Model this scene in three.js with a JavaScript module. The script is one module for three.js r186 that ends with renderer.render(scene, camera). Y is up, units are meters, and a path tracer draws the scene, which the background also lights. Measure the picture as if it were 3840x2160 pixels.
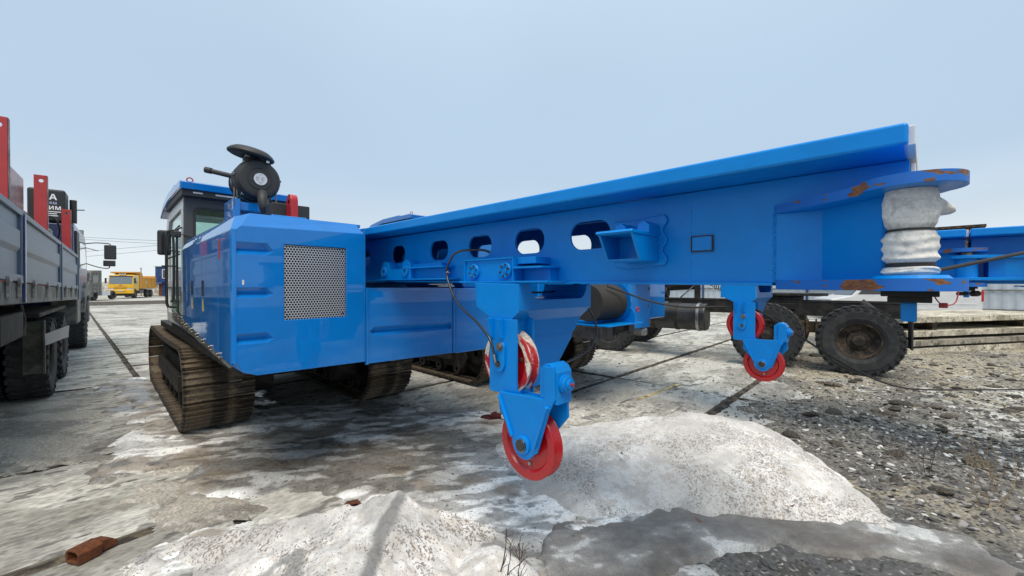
import * as THREE from 'three';
import { RoundedBoxGeometry } from 'three/addons/geometries/RoundedBoxGeometry.js';
import { mergeGeometries, mergeVertices } from 'three/addons/utils/BufferGeometryUtils.js';

// ---------- camera, sky, sun, exposure ----------
const scene = new THREE.Scene();
const camera = new THREE.PerspectiveCamera(69.72, 16 / 9, 0.05, 2500);
camera.position.set(0, 1.7, 0);
camera.rotation.x = -0.00774;
const renderer = new THREE.WebGLRenderer({ antialias: true });
renderer.toneMapping = THREE.LinearToneMapping;
renderer.toneMappingExposure = 2.1;
renderer.shadowMap.enabled = true;

// seeded noise
let seed = 12345;
const rnd = () => { seed = (seed * 1664525 + 1013904223) >>> 0; return seed / 4294967296; };
const rr = (a, b) => a + (b - a) * rnd();
const PERM = new Float32Array(65536); for (let i = 0; i < 65536; i++) PERM[i] = rnd();
const hsh = (x, y) => PERM[((x * 73 + y * 7919 + ((x * y) & 255) * 131) & 65535)];
function vn(x, y) {
  const xi = Math.floor(x), yi = Math.floor(y); let fx = x - xi, fy = y - yi;
  fx = fx * fx * (3 - 2 * fx); fy = fy * fy * (3 - 2 * fy);
  const a = hsh(xi, yi), b = hsh(xi + 1, yi), c = hsh(xi, yi + 1), d = hsh(xi + 1, yi + 1);
  return a + (b - a) * fx + (c - a) * fy + (a - b - c + d) * fx * fy;
}
function fbm(x, y, o = 4) { let s = 0, a = 0.5, t = 0; for (let i = 0; i < o; i++) { s += a * vn(x, y); t += a; a *= 0.5; x = x * 2.03 + 17.1; y = y * 2.01 + 9.7; } return s / t; }
const clamp = (x, a = 0, b = 1) => x < a ? a : x > b ? b : x;
const sst = (a, b, x) => { x = clamp((x - a) / (b - a)); return x * x * (3 - 2 * x); };
const mix = (a, b, t) => a + (b - a) * t;
const mix3 = (a, b, t) => [a[0] + (b[0] - a[0]) * t, a[1] + (b[1] - a[1]) * t, a[2] + (b[2] - a[2]) * t];

const V = (x, y, z) => new THREE.Vector3(x, y, z), SKY = 0.5;
{ // overcast sky: high pale cloud, brighter towards the horizon, faint broad cloud patches
  const w = 1024, h = 512, d = new Float32Array(w * h * 4);
  const low = [0.80, 0.855, 0.87], mid = [0.475, 0.615, 0.77], top = [0.86, 1.0, 1.13];
  for (let j = 0; j < h; j++) {
    const el = ((j + 0.5) / h - 0.5) * Math.PI;
    for (let i = 0; i < w; i++) {
      const az = (i + 0.5) / w * Math.PI * 2;
      const cx = Math.cos(az), cy = Math.sin(az), k = 1 / (0.25 + Math.max(0, Math.sin(el)));
      const n = fbm(cx * k * 1.1 + 40, cy * k * 1.1 + 40, 3) - 0.5, n2 = fbm(cx * 3 + 11, el * 16 + cy * 3 + 5, 4) - 0.5;
      const e = Math.max(0, el) / (Math.PI / 2);
      // axisymmetric overcast: pale at the horizon, greyer above it, brightening again towards the zenith
      const c0 = mix3(low, mid, sst(-0.02, 0.17, e)), c1 = mix3(c0, top, sst(0.24, 0.85, e)); let c = c1;
      const m = SKY * (1 + 0.13 * n * sst(0.02, 0.3, e) + 0.16 * n2 * (1 - sst(0.06, 0.22, e)));
      if (el < 0) c = [0.42, 0.43, 0.42];
      const o = (j * w + i) * 4;
      d[o] = c[0] * m; d[o + 1] = c[1] * m; d[o + 2] = c[2] * m * (1 - 0.02 * n); d[o + 3] = 1;
    }
  }
  const t = new THREE.DataTexture(d, w, h, THREE.RGBAFormat, THREE.FloatType);
  t.mapping = THREE.EquirectangularReflectionMapping; t.magFilter = THREE.LinearFilter; t.minFilter = THREE.LinearFilter; t.wrapS = THREE.RepeatWrapping; t.needsUpdate = true;
  scene.background = t; scene.environment = t;
  scene.backgroundIntensity = 1; scene.environmentIntensity = 1;
}
const sun = new THREE.DirectionalLight(0xfff1de, 1.5);
sun.position.set(5, 45, 14); sun.target.position.set(0, 0, -8); scene.add(sun, sun.target);
sun.castShadow = true; sun.shadow.radius = 65; sun.shadow.mapSize.set(2048, 2048);
Object.assign(sun.shadow.camera, { left: -30, right: 30, top: 30, bottom: -30, near: 1, far: 120 });

// ---------- helpers ----------
function uvMetres(g) {
  const p = g.attributes.position, n = g.attributes.normal, uv = new Float32Array(p.count * 2);
  for (let i = 0; i < p.count; i++) {
    const ax = Math.abs(n.getX(i)), ay = Math.abs(n.getY(i)), az = Math.abs(n.getZ(i));
    const x = p.getX(i), y = p.getY(i), z = p.getZ(i);
    if (ay >= ax && ay >= az) { uv[2 * i] = x; uv[2 * i + 1] = z; } else if (ax >= az) { uv[2 * i] = z; uv[2 * i + 1] = y; } else { uv[2 * i] = x; uv[2 * i + 1] = y; }
  }
  g.setAttribute('uv', new THREE.BufferAttribute(uv, 2));
}
function fin(g, keep) {
  const own = keep || g.userData.own;
  if (g.index) g = g.toNonIndexed();
  if (!g.attributes.normal) g.computeVertexNormals();
  for (const k of Object.keys(g.attributes)) if (!['position', 'normal', 'uv'].includes(k)) g.deleteAttribute(k);
  if (!own || !g.attributes.uv) uvMetres(g);
  g.clearGroups(); g.userData.own = own; g.userData.fin = true; return g;
}
const M = (...l) => { l = l.flat(9).filter(Boolean); if (l.length === 1) return fin(l[0]); const own = l.some(g => g.userData.own); const r = mergeGeometries(l.map(g => g.userData.fin ? g : fin(g)), false); r.userData.own = own; r.userData.fin = true; return r; };
function bx(x0, x1, y0, y1, z0, z1, b = 0) {
  const w = Math.abs(x1 - x0), h = Math.abs(y1 - y0), d = Math.abs(z1 - z0);
  b = Math.min(b, w * 0.45, h * 0.45, d * 0.45);
  const g = b > 0 ? new RoundedBoxGeometry(w, h, d, 2, b) : new THREE.BoxGeometry(w, h, d);
  g.translate((x0 + x1) / 2, (y0 + y1) / 2, (z0 + z1) / 2); return fin(g);
}
const rotG = (g, rx, ry, rz, c = [0, 0, 0]) => { g.translate(-c[0], -c[1], -c[2]); g.applyMatrix4(new THREE.Matrix4().makeRotationFromEuler(new THREE.Euler(rx, ry, rz))); g.translate(c[0], c[1], c[2]); return g; };
function cyl(a, b, r, seg = 14, r2 = r, open = false) {
  a = V(...a); b = V(...b); const d = b.clone().sub(a), g = new THREE.CylinderGeometry(r2, r, d.length(), seg, 1, open);
  g.applyQuaternion(new THREE.Quaternion().setFromUnitVectors(V(0, 1, 0), d.normalize())); g.translate((a.x + b.x) / 2, (a.y + b.y) / 2, (a.z + b.z) / 2); return fin(g);
}
function tube(pts, r, seg = 24, rad = 7, tension = 0.5) {
  const c = new THREE.CatmullRomCurve3(pts.map(p => V(...p)), false, 'catmullrom', tension); return fin(new THREE.TubeGeometry(c, seg, r, rad, false));
}
// outline extruded along an axis. axis 'x': points are (z, y); 'y': (x, z); 'z': (x, y)
function prism(axis, pts, a0, a1, holes = [], bev = 0, curve = 1) {
  const f = axis === 'z' ? p => [p[0], p[1]] : axis === 'x' ? p => [-p[0], p[1]] : p => [p[0], -p[1]];
  const sh = new THREE.Shape(pts.map(p => new THREE.Vector2(...f(p))));
  for (const h of holes) sh.holes.push(new THREE.Path(h.map(p => new THREE.Vector2(...f(p)))));
  const g = new THREE.ExtrudeGeometry(sh, { depth: (a1 - a0) - 2 * bev, bevelEnabled: bev > 0, bevelSize: bev, bevelThickness: bev, bevelOffset: -bev, bevelSegments: 2, steps: 1 });
  g.translate(0, 0, a0 + bev);
  const m = new THREE.Matrix4();
  if (axis === 'x') m.makeBasis(V(0, 0, -1), V(0, 1, 0), V(1, 0, 0)); else if (axis === 'y') m.makeBasis(V(1, 0, 0), V(0, 0, -1), V(0, 1, 0));
  g.applyMatrix4(m); return fin(g);
}
function rrect(x0, x1, y0, y1, r, n = 6) {
  const o = []; for (const [cx, cy, a] of [[x1 - r, y1 - r, 0], [x0 + r, y1 - r, 1], [x0 + r, y0 + r, 2], [x1 - r, y0 + r, 3]]) for (let i = 0; i <= n; i++) { const t = (a + i / n) * Math.PI / 2; o.push([cx + r * Math.cos(t), cy + r * Math.sin(t)]); } return o;
}
const circ = (x, y, r, n = 24, a0 = 0, a1 = Math.PI * 2) => Array.from({ length: n + (a1 - a0 < 6.28 ? 1 : 0) }, (_, i) => { const t = a0 + (a1 - a0) * i / n; return [x + r * Math.cos(t), y + r * Math.sin(t)]; });
// profile [radius, height] turned about an axis through c
function lathe(axis, c, prof, seg = 40) {
  const g = new THREE.LatheGeometry(prof.map(p => new THREE.Vector2(Math.max(p[0], 1e-4), p[1])), seg);
  if (axis === 'x') g.rotateZ(-Math.PI / 2); else if (axis === 'z') g.rotateX(Math.PI / 2);
  g.translate(...c); const o = g.toNonIndexed(); creased(o, 35); return fin(o);
}
function creased(g, deg) { // per-face normals, smoothed where faces meet at less than deg
  const p = g.attributes.position, n = p.count / 3, fnx = [], map = new Map(), key = i => Math.round(p.getX(i) * 5e3) + '_' + Math.round(p.getY(i) * 5e3) + '_' + Math.round(p.getZ(i) * 5e3);
  const a = V(), b = V(), c = V();
  for (let f = 0; f < n; f++) { a.fromBufferAttribute(p, 3 * f); b.fromBufferAttribute(p, 3 * f + 1); c.fromBufferAttribute(p, 3 * f + 2); const m = b.clone().sub(a).cross(c.clone().sub(a)); fnx.push(m); for (let k = 0; k < 3; k++) { const q = key(3 * f + k); (map.get(q) || map.set(q, []).get(q)).push(f); } }
  const out = new Float32Array(p.count * 3), cos = Math.cos(deg * Math.PI / 180), un = fnx.map(v => v.clone().normalize());
  for (let f = 0; f < n; f++) for (let k = 0; k < 3; k++) { const s = V(0, 0, 0); for (const o of map.get(key(3 * f + k))) if (un[o].dot(un[f]) > cos) s.add(fnx[o]); s.normalize(); out.set([s.x, s.y, s.z], (3 * f + k) * 3); }
  g.setAttribute('normal', new THREE.BufferAttribute(out, 3)); return g;
}
function quads(list) { // list of quads [a,b,c,d] or triangles, counter-clockwise from outside
  const v = []; for (const q of list) { v.push(...q[0], ...q[1], ...q[2]); if (q.length > 3) v.push(...q[0], ...q[2], ...q[3]); }
  const g = new THREE.BufferGeometry(); g.setAttribute('position', new THREE.BufferAttribute(new Float32Array(v), 3)); g.computeVertexNormals(); return fin(g);
}
// things, parts and the setting
const names = {}, baseOf = new Map();
function numbered(n) { if (!(n in names)) { names[n] = 0; return n; } names[n]++; return n + '_' + String(names[n]).padStart(3, '0'); }
function thing(name, label, category, { rot = 0, base = [0, 0, 0], group } = {}) { // base is given in the frame turned by rot about the world's origin
  const o = new THREE.Group(); o.name = numbered(name); o.rotation.y = rot;
  o.position.set(...base).applyAxisAngle(V(0, 1, 0), rot); scene.add(o);
  o.userData = { label, category }; if (group) o.userData.group = group;
  baseOf.set(o, base); return o;
}
function add(parent, name, geo, mat, label) {
  const b = baseOf.get(parent) || [0, 0, 0];
  const g = (Array.isArray(geo) ? M(...geo) : fin(geo)); g.translate(-b[0], -b[1], -b[2]);
  const m = new THREE.Mesh(g, mat); m.name = name; m.castShadow = m.receiveShadow = true; parent.add(m); baseOf.set(m, b);
  if (label) m.userData.label = label; return m;
}
function sub(parent, name) { const g = new THREE.Group(); g.name = name; parent.add(g); baseOf.set(g, baseOf.get(parent) || [0, 0, 0]); return g; }
function place(parent, name, g, mat, x, y, z, rx = 0, ry = 0, rz = 0) { const b = baseOf.get(parent) || [0, 0, 0]; const m = new THREE.Mesh(g, mat); m.name = name; m.position.set(x - b[0], y - b[1], z - b[2]); m.rotation.set(rx, ry, rz); m.castShadow = m.receiveShadow = true; parent.add(m); return m; }
function single(name, label, category, geo, mat, { base = [0, 0, 0], rot = 0, group } = {}) { // a thing that is one mesh
  const g = Array.isArray(geo) ? M(...geo) : fin(geo); g.translate(-base[0], -base[1], -base[2]);
  const m = new THREE.Mesh(g, mat); m.name = numbered(name); m.rotation.y = rot; m.position.set(...base).applyAxisAngle(V(0, 1, 0), rot); m.castShadow = m.receiveShadow = true;
  m.userData = { label, category }; if (group) m.userData.group = group; scene.add(m); return m;
}
function structure(o, name, label) { o.name = numbered(name); o.userData.kind = 'structure'; o.userData.label = label; scene.add(o); return o; }

// ---------- textures ----------
function tex(w, h, fn, srgb = true, rep = null) {
  const d = new Uint8Array(w * h * 4);
  for (let j = 0; j < h; j++) for (let i = 0; i < w; i++) { const c = fn(i / w, j / h, i, j), o = (j * w + i) * 4; d[o] = clamp(c[0], 0, 255); d[o + 1] = clamp(c[1], 0, 255); d[o + 2] = clamp(c[2], 0, 255); d[o + 3] = 255; }
  const t = new THREE.DataTexture(d, w, h, THREE.RGBAFormat); t.magFilter = THREE.LinearFilter; t.minFilter = THREE.LinearMipmapLinearFilter; t.generateMipmaps = true;
  t.wrapS = t.wrapT = rep ? THREE.RepeatWrapping : THREE.ClampToEdgeWrapping; if (rep) t.repeat.set(1 / rep, 1 / rep); if (srgb) t.colorSpace = THREE.SRGBColorSpace; t.needsUpdate = true; return t;
}
// tiling fbm: blend the noise with itself across the edges
const tile = (f) => (u, v) => { const a = f(u, v), b = f(u - 1, v), c = f(u, v - 1), d = f(u - 1, v - 1), x = sst(0.8, 1, u), y = sst(0.8, 1, v); return mix(mix(a, b, x), mix(c, d, x), y); };
const nA = tile((u, v) => fbm(u * 8 + 50, v * 8 + 50, 5)), nB = tile((u, v) => fbm(u * 40 + 90, v * 40 + 20, 4)), nC = tile((u, v) => fbm(u * 180 + 7, v * 180 + 70, 2));
const paintTex = tex(512, 512, (u, v) => { const a = nA(u, v), b = nB(u, v); const k = 236 + 22 * (a - 0.5) + 10 * (b - 0.5); return [k, k, k]; }, true, 1.6);
const paintRough = tex(512, 512, (u, v) => { const a = nA(u, v), b = nB(v, u); const k = 150 + 90 * (a - 0.5) + 60 * (b - 0.5); return [k, k, k]; }, false, 1.1);
const peel = tex(512, 512, (u, v) => { const k = 255 * (0.6 * nB(u, v) + 0.4 * nC(u, v)); return [k, k, k]; }, false, 0.5);
const grime = tex(512, 512, (u, v) => { const a = sst(0.4, 0.65, nA(u, v)), b = nB(u, v), c = nC(u, v); const k = 150 + 70 * a + 70 * (b - 0.5) + 40 * (c - 0.5); return [k, k * 0.98, k * 0.94]; }, true, 1.3);
const rustTex = tex(512, 512, (u, v) => { const a = nA(u, v), b = nB(u, v), c = nC(u, v); const t = clamp(a * 0.7 + b * 0.5 - 0.1); const q = mix3([70, 38, 22], [168, 96, 46], t); const k = 0.75 + 0.5 * c; return [q[0] * k, q[1] * k, q[2] * k]; }, true, 0.6);
const mudTex = tex(512, 512, (u, v) => { const a = sst(0.42, 0.62, nA(u, v)), b = nB(u, v), c = nC(u, v); const q = mix3([58, 55, 52], [128, 120, 106], clamp(a * 0.8 + (b - 0.5) * 0.9)); const k = 0.8 + 0.4 * c; return [q[0] * k, q[1] * k, q[2] * k]; }, true, 1.0);
const rubberTex = tex(512, 512, (u, v) => { const a = sst(0.4, 0.7, nA(u, v)), b = nB(u, v), c = nC(u, v); const q = mix3([62, 63, 65], [96, 96, 95], clamp(a * 0.5 + (b - 0.45) * 0.5)); const k = 0.85 + 0.3 * c; return [q[0] * k, q[1] * k, q[2] * k]; }, true, 0.7);
const grainBump = tex(512, 512, (u, v) => { const k = 255 * (0.4 * nB(u, v) + 0.6 * nC(u, v)); return [k, k, k]; }, false, 0.4);
const concTex = tex(1024, 1024, (u, v) => {
  const a = nA(u, v), b = nB(u, v), c = nC(u, v), s = sst(0.52, 0.66, nA(v, u)), pit = sst(0.61, 0.69, nB(v, u)) * 0.7 + sst(0.68, 0.8, nC(v, u)) * 0.3;
  let q = mix3([214, 210, 198], [184, 179, 167], clamp(a * 1.6 - 0.35)); q = mix3(q, [142, 137, 126], s * 0.6); q = mix3(q, [112, 109, 103], pit); const k = 0.8 + 0.4 * c + 0.3 * (b - 0.5); return [q[0] * k, q[1] * k, q[2] * k];
}, true, 4.5);
const concBump = tex(512, 512, (u, v) => { const k = 255 * clamp(0.45 * nB(u, v) + 0.55 * nC(u, v) - 0.3 * sst(0.64, 0.74, nB(v, u))); return [k, k, k]; }, false, 1.6);

// ---------- materials ----------
const lin = (r, g, b) => new THREE.Color().setRGB(r, g, b);
const Ph = o => new THREE.MeshPhysicalMaterial(o), St = o => new THREE.MeshStandardMaterial(o);
const mat = {};
mat.blue = Ph({ color: lin(0.0, 0.275, 0.82), roughness: 0.62, specularIntensity: 0.35, roughnessMap: paintRough, map: paintTex, bumpMap: peel, bumpScale: 0.0006, clearcoat: 0.25, clearcoatRoughness: 0.28 });
mat.gloss = Ph({ color: lin(0.0, 0.195, 0.63), roughness: 0.35, specularIntensity: 0.3, map: paintTex, clearcoat: 1, clearcoatRoughness: 0.03, bumpMap: peel, bumpScale: 0.00012 });
mat.red = Ph({ color: lin(0.50, 0.006, 0.012), roughness: 0.5, map: paintTex, roughnessMap: paintRough, clearcoat: 0.4, clearcoatRoughness: 0.25 });
mat.redFaded = Ph({ color: lin(0.48, 0.035, 0.04), roughness: 0.6, map: paintTex, clearcoat: 0.25, clearcoatRoughness: 0.35 });
mat.black = St({ color: lin(0.024, 0.025, 0.027), roughness: 0.55, bumpMap: grainBump, bumpScale: 0.0004 });
mat.blackGloss = Ph({ color: lin(0.012, 0.013, 0.014), roughness: 0.3, clearcoat: 0.6, clearcoatRoughness: 0.15 });
mat.charcoal = St({ color: lin(0.06, 0.063, 0.066), roughness: 0.5 });
mat.void = St({ color: lin(0.01, 0.01, 0.011), roughness: 0.9 });
mat.rubber = St({ map: rubberTex, color: lin(0.55, 0.55, 0.55), roughness: 0.85, bumpMap: grainBump, bumpScale: 0.001 });
mat.muddy = St({ map: mudTex, roughness: 0.85, bumpMap: grainBump, bumpScale: 0.001 });
mat.trackSteel = St({ map: mudTex, color: lin(0.95, 0.84, 0.72), roughness: 0.6, metalness: 0.25, bumpMap: grainBump, bumpScale: 0.0008 });
mat.frameDark = St({ map: mudTex, color: lin(0.16, 0.155, 0.15), roughness: 0.7 });
mat.frameBrown = St({ map: mudTex, color: lin(0.3, 0.25, 0.2), roughness: 0.8 });
mat.steel = St({ color: lin(0.42, 0.43, 0.44), roughness: 0.38, metalness: 0.85, map: grime });
mat.chrome = St({ color: lin(0.7, 0.71, 0.72), roughness: 0.22, metalness: 1, map: grime });
mat.galv = St({ color: lin(0.55, 0.56, 0.57), roughness: 0.4, metalness: 0.6, map: grime });
mat.rust = St({ map: rustTex, color: lin(0.62, 0.6, 0.58), roughness: 0.9, bumpMap: grainBump, bumpScale: 0.002 });
mat.wornSheave = St({ roughness: 0.6, map: tex(512, 256, (u, v) => { const t = sst(0.40, 0.56, fbm(u * 14 + Math.sin(v * 20) * 0.3, v * 7 + 4, 5)); const c = mix3([178, 22, 30], [218, 208, 190], t); const k = 0.85 + 0.3 * fbm(u * 120, v * 30, 2); return [c[0] * k, c[1] * k, c[2] * k]; }) });
mat.white = Ph({ color: lin(0.72, 0.73, 0.74), roughness: 0.4, map: paintTex, clearcoat: 0.5, clearcoatRoughness: 0.2 });
mat.plate = St({ color: lin(0.8, 0.81, 0.82), roughness: 0.5, map: paintTex });
mat.glass = Ph({ color: lin(0.75, 0.88, 0.83), roughness: 0.03, transmission: 1, thickness: 0, ior: 1.5 });
mat.darkGlass = Ph({ color: lin(0.02, 0.024, 0.028), roughness: 0.06, clearcoat: 1, clearcoatRoughness: 0.03 });
mat.mirror = St({ color: lin(0.035, 0.036, 0.04), roughness: 0.12, metalness: 0.3 });
mat.greyPanel = Ph({ color: lin(0.125, 0.175, 0.245), roughness: 0.55, map: paintTex, clearcoat: 0.35, clearcoatRoughness: 0.3 });
mat.navy = Ph({ color: lin(0.02, 0.06, 0.28), roughness: 0.45, map: grime, clearcoat: 0.6, clearcoatRoughness: 0.12 });
mat.lampWhite = Ph({ color: lin(0.6, 0.6, 0.6), roughness: 0.15, clearcoat: 1 });
mat.rope = St({ color: lin(0.028, 0.026, 0.024), roughness: 0.75, bumpMap: grainBump, bumpScale: 0.001 });
mat.yellowSticker = St({ color: lin(0.75, 0.6, 0.12), roughness: 0.5, map: grime });
mat.concrete = St({ map: concTex, roughness: 0.9, bumpMap: concBump, bumpScale: 0.003 });
mat.felt = St({ color: lin(0.9, 0.9, 0.885), roughness: 0.95, map: (() => tex(512, 512, (u, v) => { const k = 205 + 50 * nB(u, v) + 30 * (nC(u, v) - 0.5) - 26 * sst(0.55, 0.7, nA(u, v)); return [k, k * 0.99, k * 0.97]; }, true, 0.25))(), bumpMap: grainBump, bumpScale: 0.0005 });
mat.filterLabel = St({ roughness: 0.5, map: (() => {
  const c = document.createElement('canvas'); c.width = c.height = 256; const x = c.getContext('2d'); x.fillStyle = '#c9ccd0'; x.fillRect(0, 0, 256, 256); x.fillStyle = '#5b6168';
  for (const X of [38, 136]) for (let i = 0; i < 9; i++) x.fillRect(X, 84 + i * 10, 78 - (i * 37) % 30, 3.5);
  x.fillRect(108, 34, 44, 7); x.fillRect(70, 190, 116, 4); x.fillRect(84, 202, 90, 4); x.lineWidth = 5; x.strokeStyle = '#3c4046'; x.beginPath(); x.arc(128, 226, 12, 0, 7); x.stroke();
  const t = new THREE.CanvasTexture(c); t.colorSpace = THREE.SRGBColorSpace; return t; })() });
mat.steelDark = Ph({ color: lin(0.055, 0.058, 0.066), roughness: 0.5, map: grime, clearcoat: 0.2, clearcoatRoughness: 0.3 });
mat.rimRust = St({ map: mudTex, color: lin(0.5, 0.43, 0.37), roughness: 0.8 });
mat.leaf = St({ map: mudTex, color: lin(0.85, 0.68, 0.46), roughness: 0.8 });
mat.tank = Ph({ color: lin(0.045, 0.047, 0.052), roughness: 0.45, map: grime, clearcoat: 0.3, clearcoatRoughness: 0.3 });
mat.galvDull = St({ color: lin(0.30, 0.31, 0.31), roughness: 0.6, metalness: 0.3, map: grime });
mat.stakeEdge = St({ color: lin(0.6, 0.42, 0.42), roughness: 0.6, map: grime });
mat.crane = Ph({ color: lin(0.42, 0.05, 0.06), roughness: 0.4, map: grime, clearcoat: 0.5, clearcoatRoughness: 0.2 });
mat.olive = St({ color: lin(0.12, 0.13, 0.115), roughness: 0.7, map: grime });
mat.paper = St({ color: lin(0.78, 0.79, 0.82), roughness: 0.9, side: THREE.DoubleSide });
mat.letters = St({ roughness: 0.5, map: (() => {
  const c = document.createElement('canvas'); c.width = 256; c.height = 320; const x = c.getContext('2d'); x.fillStyle = '#2a2c2f'; x.fillRect(0, 0, 256, 320); x.fillStyle = '#e9ecf2'; x.textAlign = 'right';
  x.font = 'bold 92px sans-serif'; x.fillText('A', 205, 100); x.fillStyle = '#aab6dc'; x.font = 'bold 38px sans-serif'; x.fillText('RM', 205, 148); x.fillStyle = '#f2f3f5'; x.font = 'bold 58px sans-serif'; x.fillText('\u041f\u0413\u0418\u041c', 238, 208); x.font = 'bold 17px sans-serif';
  for (let i = 0; i < 3; i++) x.fillRect(96 - i * 8, 226 + i * 22, 138 - (i * 23) % 40, 9);
  const t = new THREE.CanvasTexture(c); t.colorSpace = THREE.SRGBColorSpace; return t; })() });
mat.truckYellow = Ph({ color: lin(0.86, 0.50, 0.012), roughness: 0.35, clearcoat: 0.7, clearcoatRoughness: 0.1, map: paintTex });
mat.truckOrange = Ph({ color: lin(0.72, 0.34, 0.03), roughness: 0.5, map: paintTex });
mat.windscreen = Ph({ color: lin(0.14, 0.17, 0.19), roughness: 0.08, clearcoat: 1, clearcoatRoughness: 0.05 });
mat.booth = Ph({ color: lin(0.02, 0.10, 0.38), roughness: 0.5, map: grime, clearcoat: 0.2 });
mat.brick = St({ map: rustTex, color: lin(0.8, 0.8, 0.85), roughness: 0.9 });
mat.cable = St({ color: lin(0.12, 0.13, 0.14), roughness: 0.8 });
mat.fence = St({ color: lin(0.60, 0.66, 0.72), roughness: 0.5, map: paintTex }); mat.fence2 = St({ color: lin(0.54, 0.60, 0.67), roughness: 0.5, map: paintTex });
mat.concWorn = St({ map: concTex, color: lin(0.92, 0.88, 0.8), roughness: 0.92, bumpMap: concBump, bumpScale: 0.012 }); mat.concDark = St({ map: concTex, color: lin(0.55, 0.53, 0.49), roughness: 0.92, bumpMap: concBump, bumpScale: 0.012 });
mat.timber = St({ map: mudTex, color: lin(0.55, 0.45, 0.34), roughness: 0.9 });
mat.glove = St({ color: lin(0.075, 0.01, 0.014), roughness: 0.95, bumpMap: grainBump, bumpScale: 0.003 });
mat.twig = St({ color: lin(0.085, 0.055, 0.038), roughness: 0.9 }); mat.straw = St({ color: lin(0.30, 0.21, 0.11), roughness: 0.9 }); mat.leafBrown = St({ color: lin(0.16, 0.10, 0.07), roughness: 0.9, side: THREE.DoubleSide });
mat.lumpA = St({ map: mudTex, color: lin(0.42, 0.42, 0.41), roughness: 0.9 }); mat.lumpB = St({ map: mudTex, color: lin(0.95, 0.92, 0.85), roughness: 0.95 }); mat.lumpC = St({ map: mudTex, color: lin(0.58, 0.55, 0.5), roughness: 0.9 });
mat.rubble = St({ roughness: 0.92, color: lin(1, 1, 1) });
const R45 = Math.PI / 4;
// ---------- the setting: ground, slab pavement, gravel, ice, snow ----------
function sdPoly(x, z, P) { // > 0 inside
  let d = 1e9, ins = false;
  for (let i = 0, j = P.length - 1; i < P.length; j = i++) {
    const [ax, az] = P[j], [bx_, bz] = P[i], ex = bx_ - ax, ez = bz - az, t = clamp(((x - ax) * ex + (z - az) * ez) / (ex * ex + ez * ez));
    d = Math.min(d, Math.hypot(x - ax - t * ex, z - az - t * ez));
    if ((az > z) !== (bz > z) && x < ex * (z - az) / ez + ax) ins = !ins;
  }
  return ins ? d : -d;
}
function field(x0, x1, z0, z1, step, h, cut = -1) {
  const nx = Math.round((x1 - x0) / step), nz = Math.round((z1 - z0) / step), pos = new Float32Array((nx + 1) * (nz + 1) * 3), uv = new Float32Array((nx + 1) * (nz + 1) * 2), idx = [];
  for (let j = 0; j <= nz; j++) for (let i = 0; i <= nx; i++) { const k = j * (nx + 1) + i, X = x0 + (x1 - x0) * i / nx, Z = z0 + (z1 - z0) * j / nz; pos.set([X, h(X, Z), -Z], k * 3); uv.set([i / nx, j / nz], k * 2); }
  for (let j = 0; j < nz; j++) for (let i = 0; i < nx; i++) { const a = j * (nx + 1) + i, b = a + 1, c = a + nx + 1, d = c + 1; if (Math.max(pos[3 * a + 1], pos[3 * b + 1], pos[3 * c + 1], pos[3 * d + 1]) < cut) continue; idx.push(a, b, c, b, d, c); }
  const g = new THREE.BufferGeometry(); g.setAttribute('position', new THREE.BufferAttribute(pos, 3)); g.setAttribute('uv', new THREE.BufferAttribute(uv, 2)); g.setIndex(idx); g.computeVertexNormals(); return g;
}
function smesh(g, m) { const o = new THREE.Mesh(g, m); o.castShadow = o.receiveShadow = true; return o; }

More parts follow.
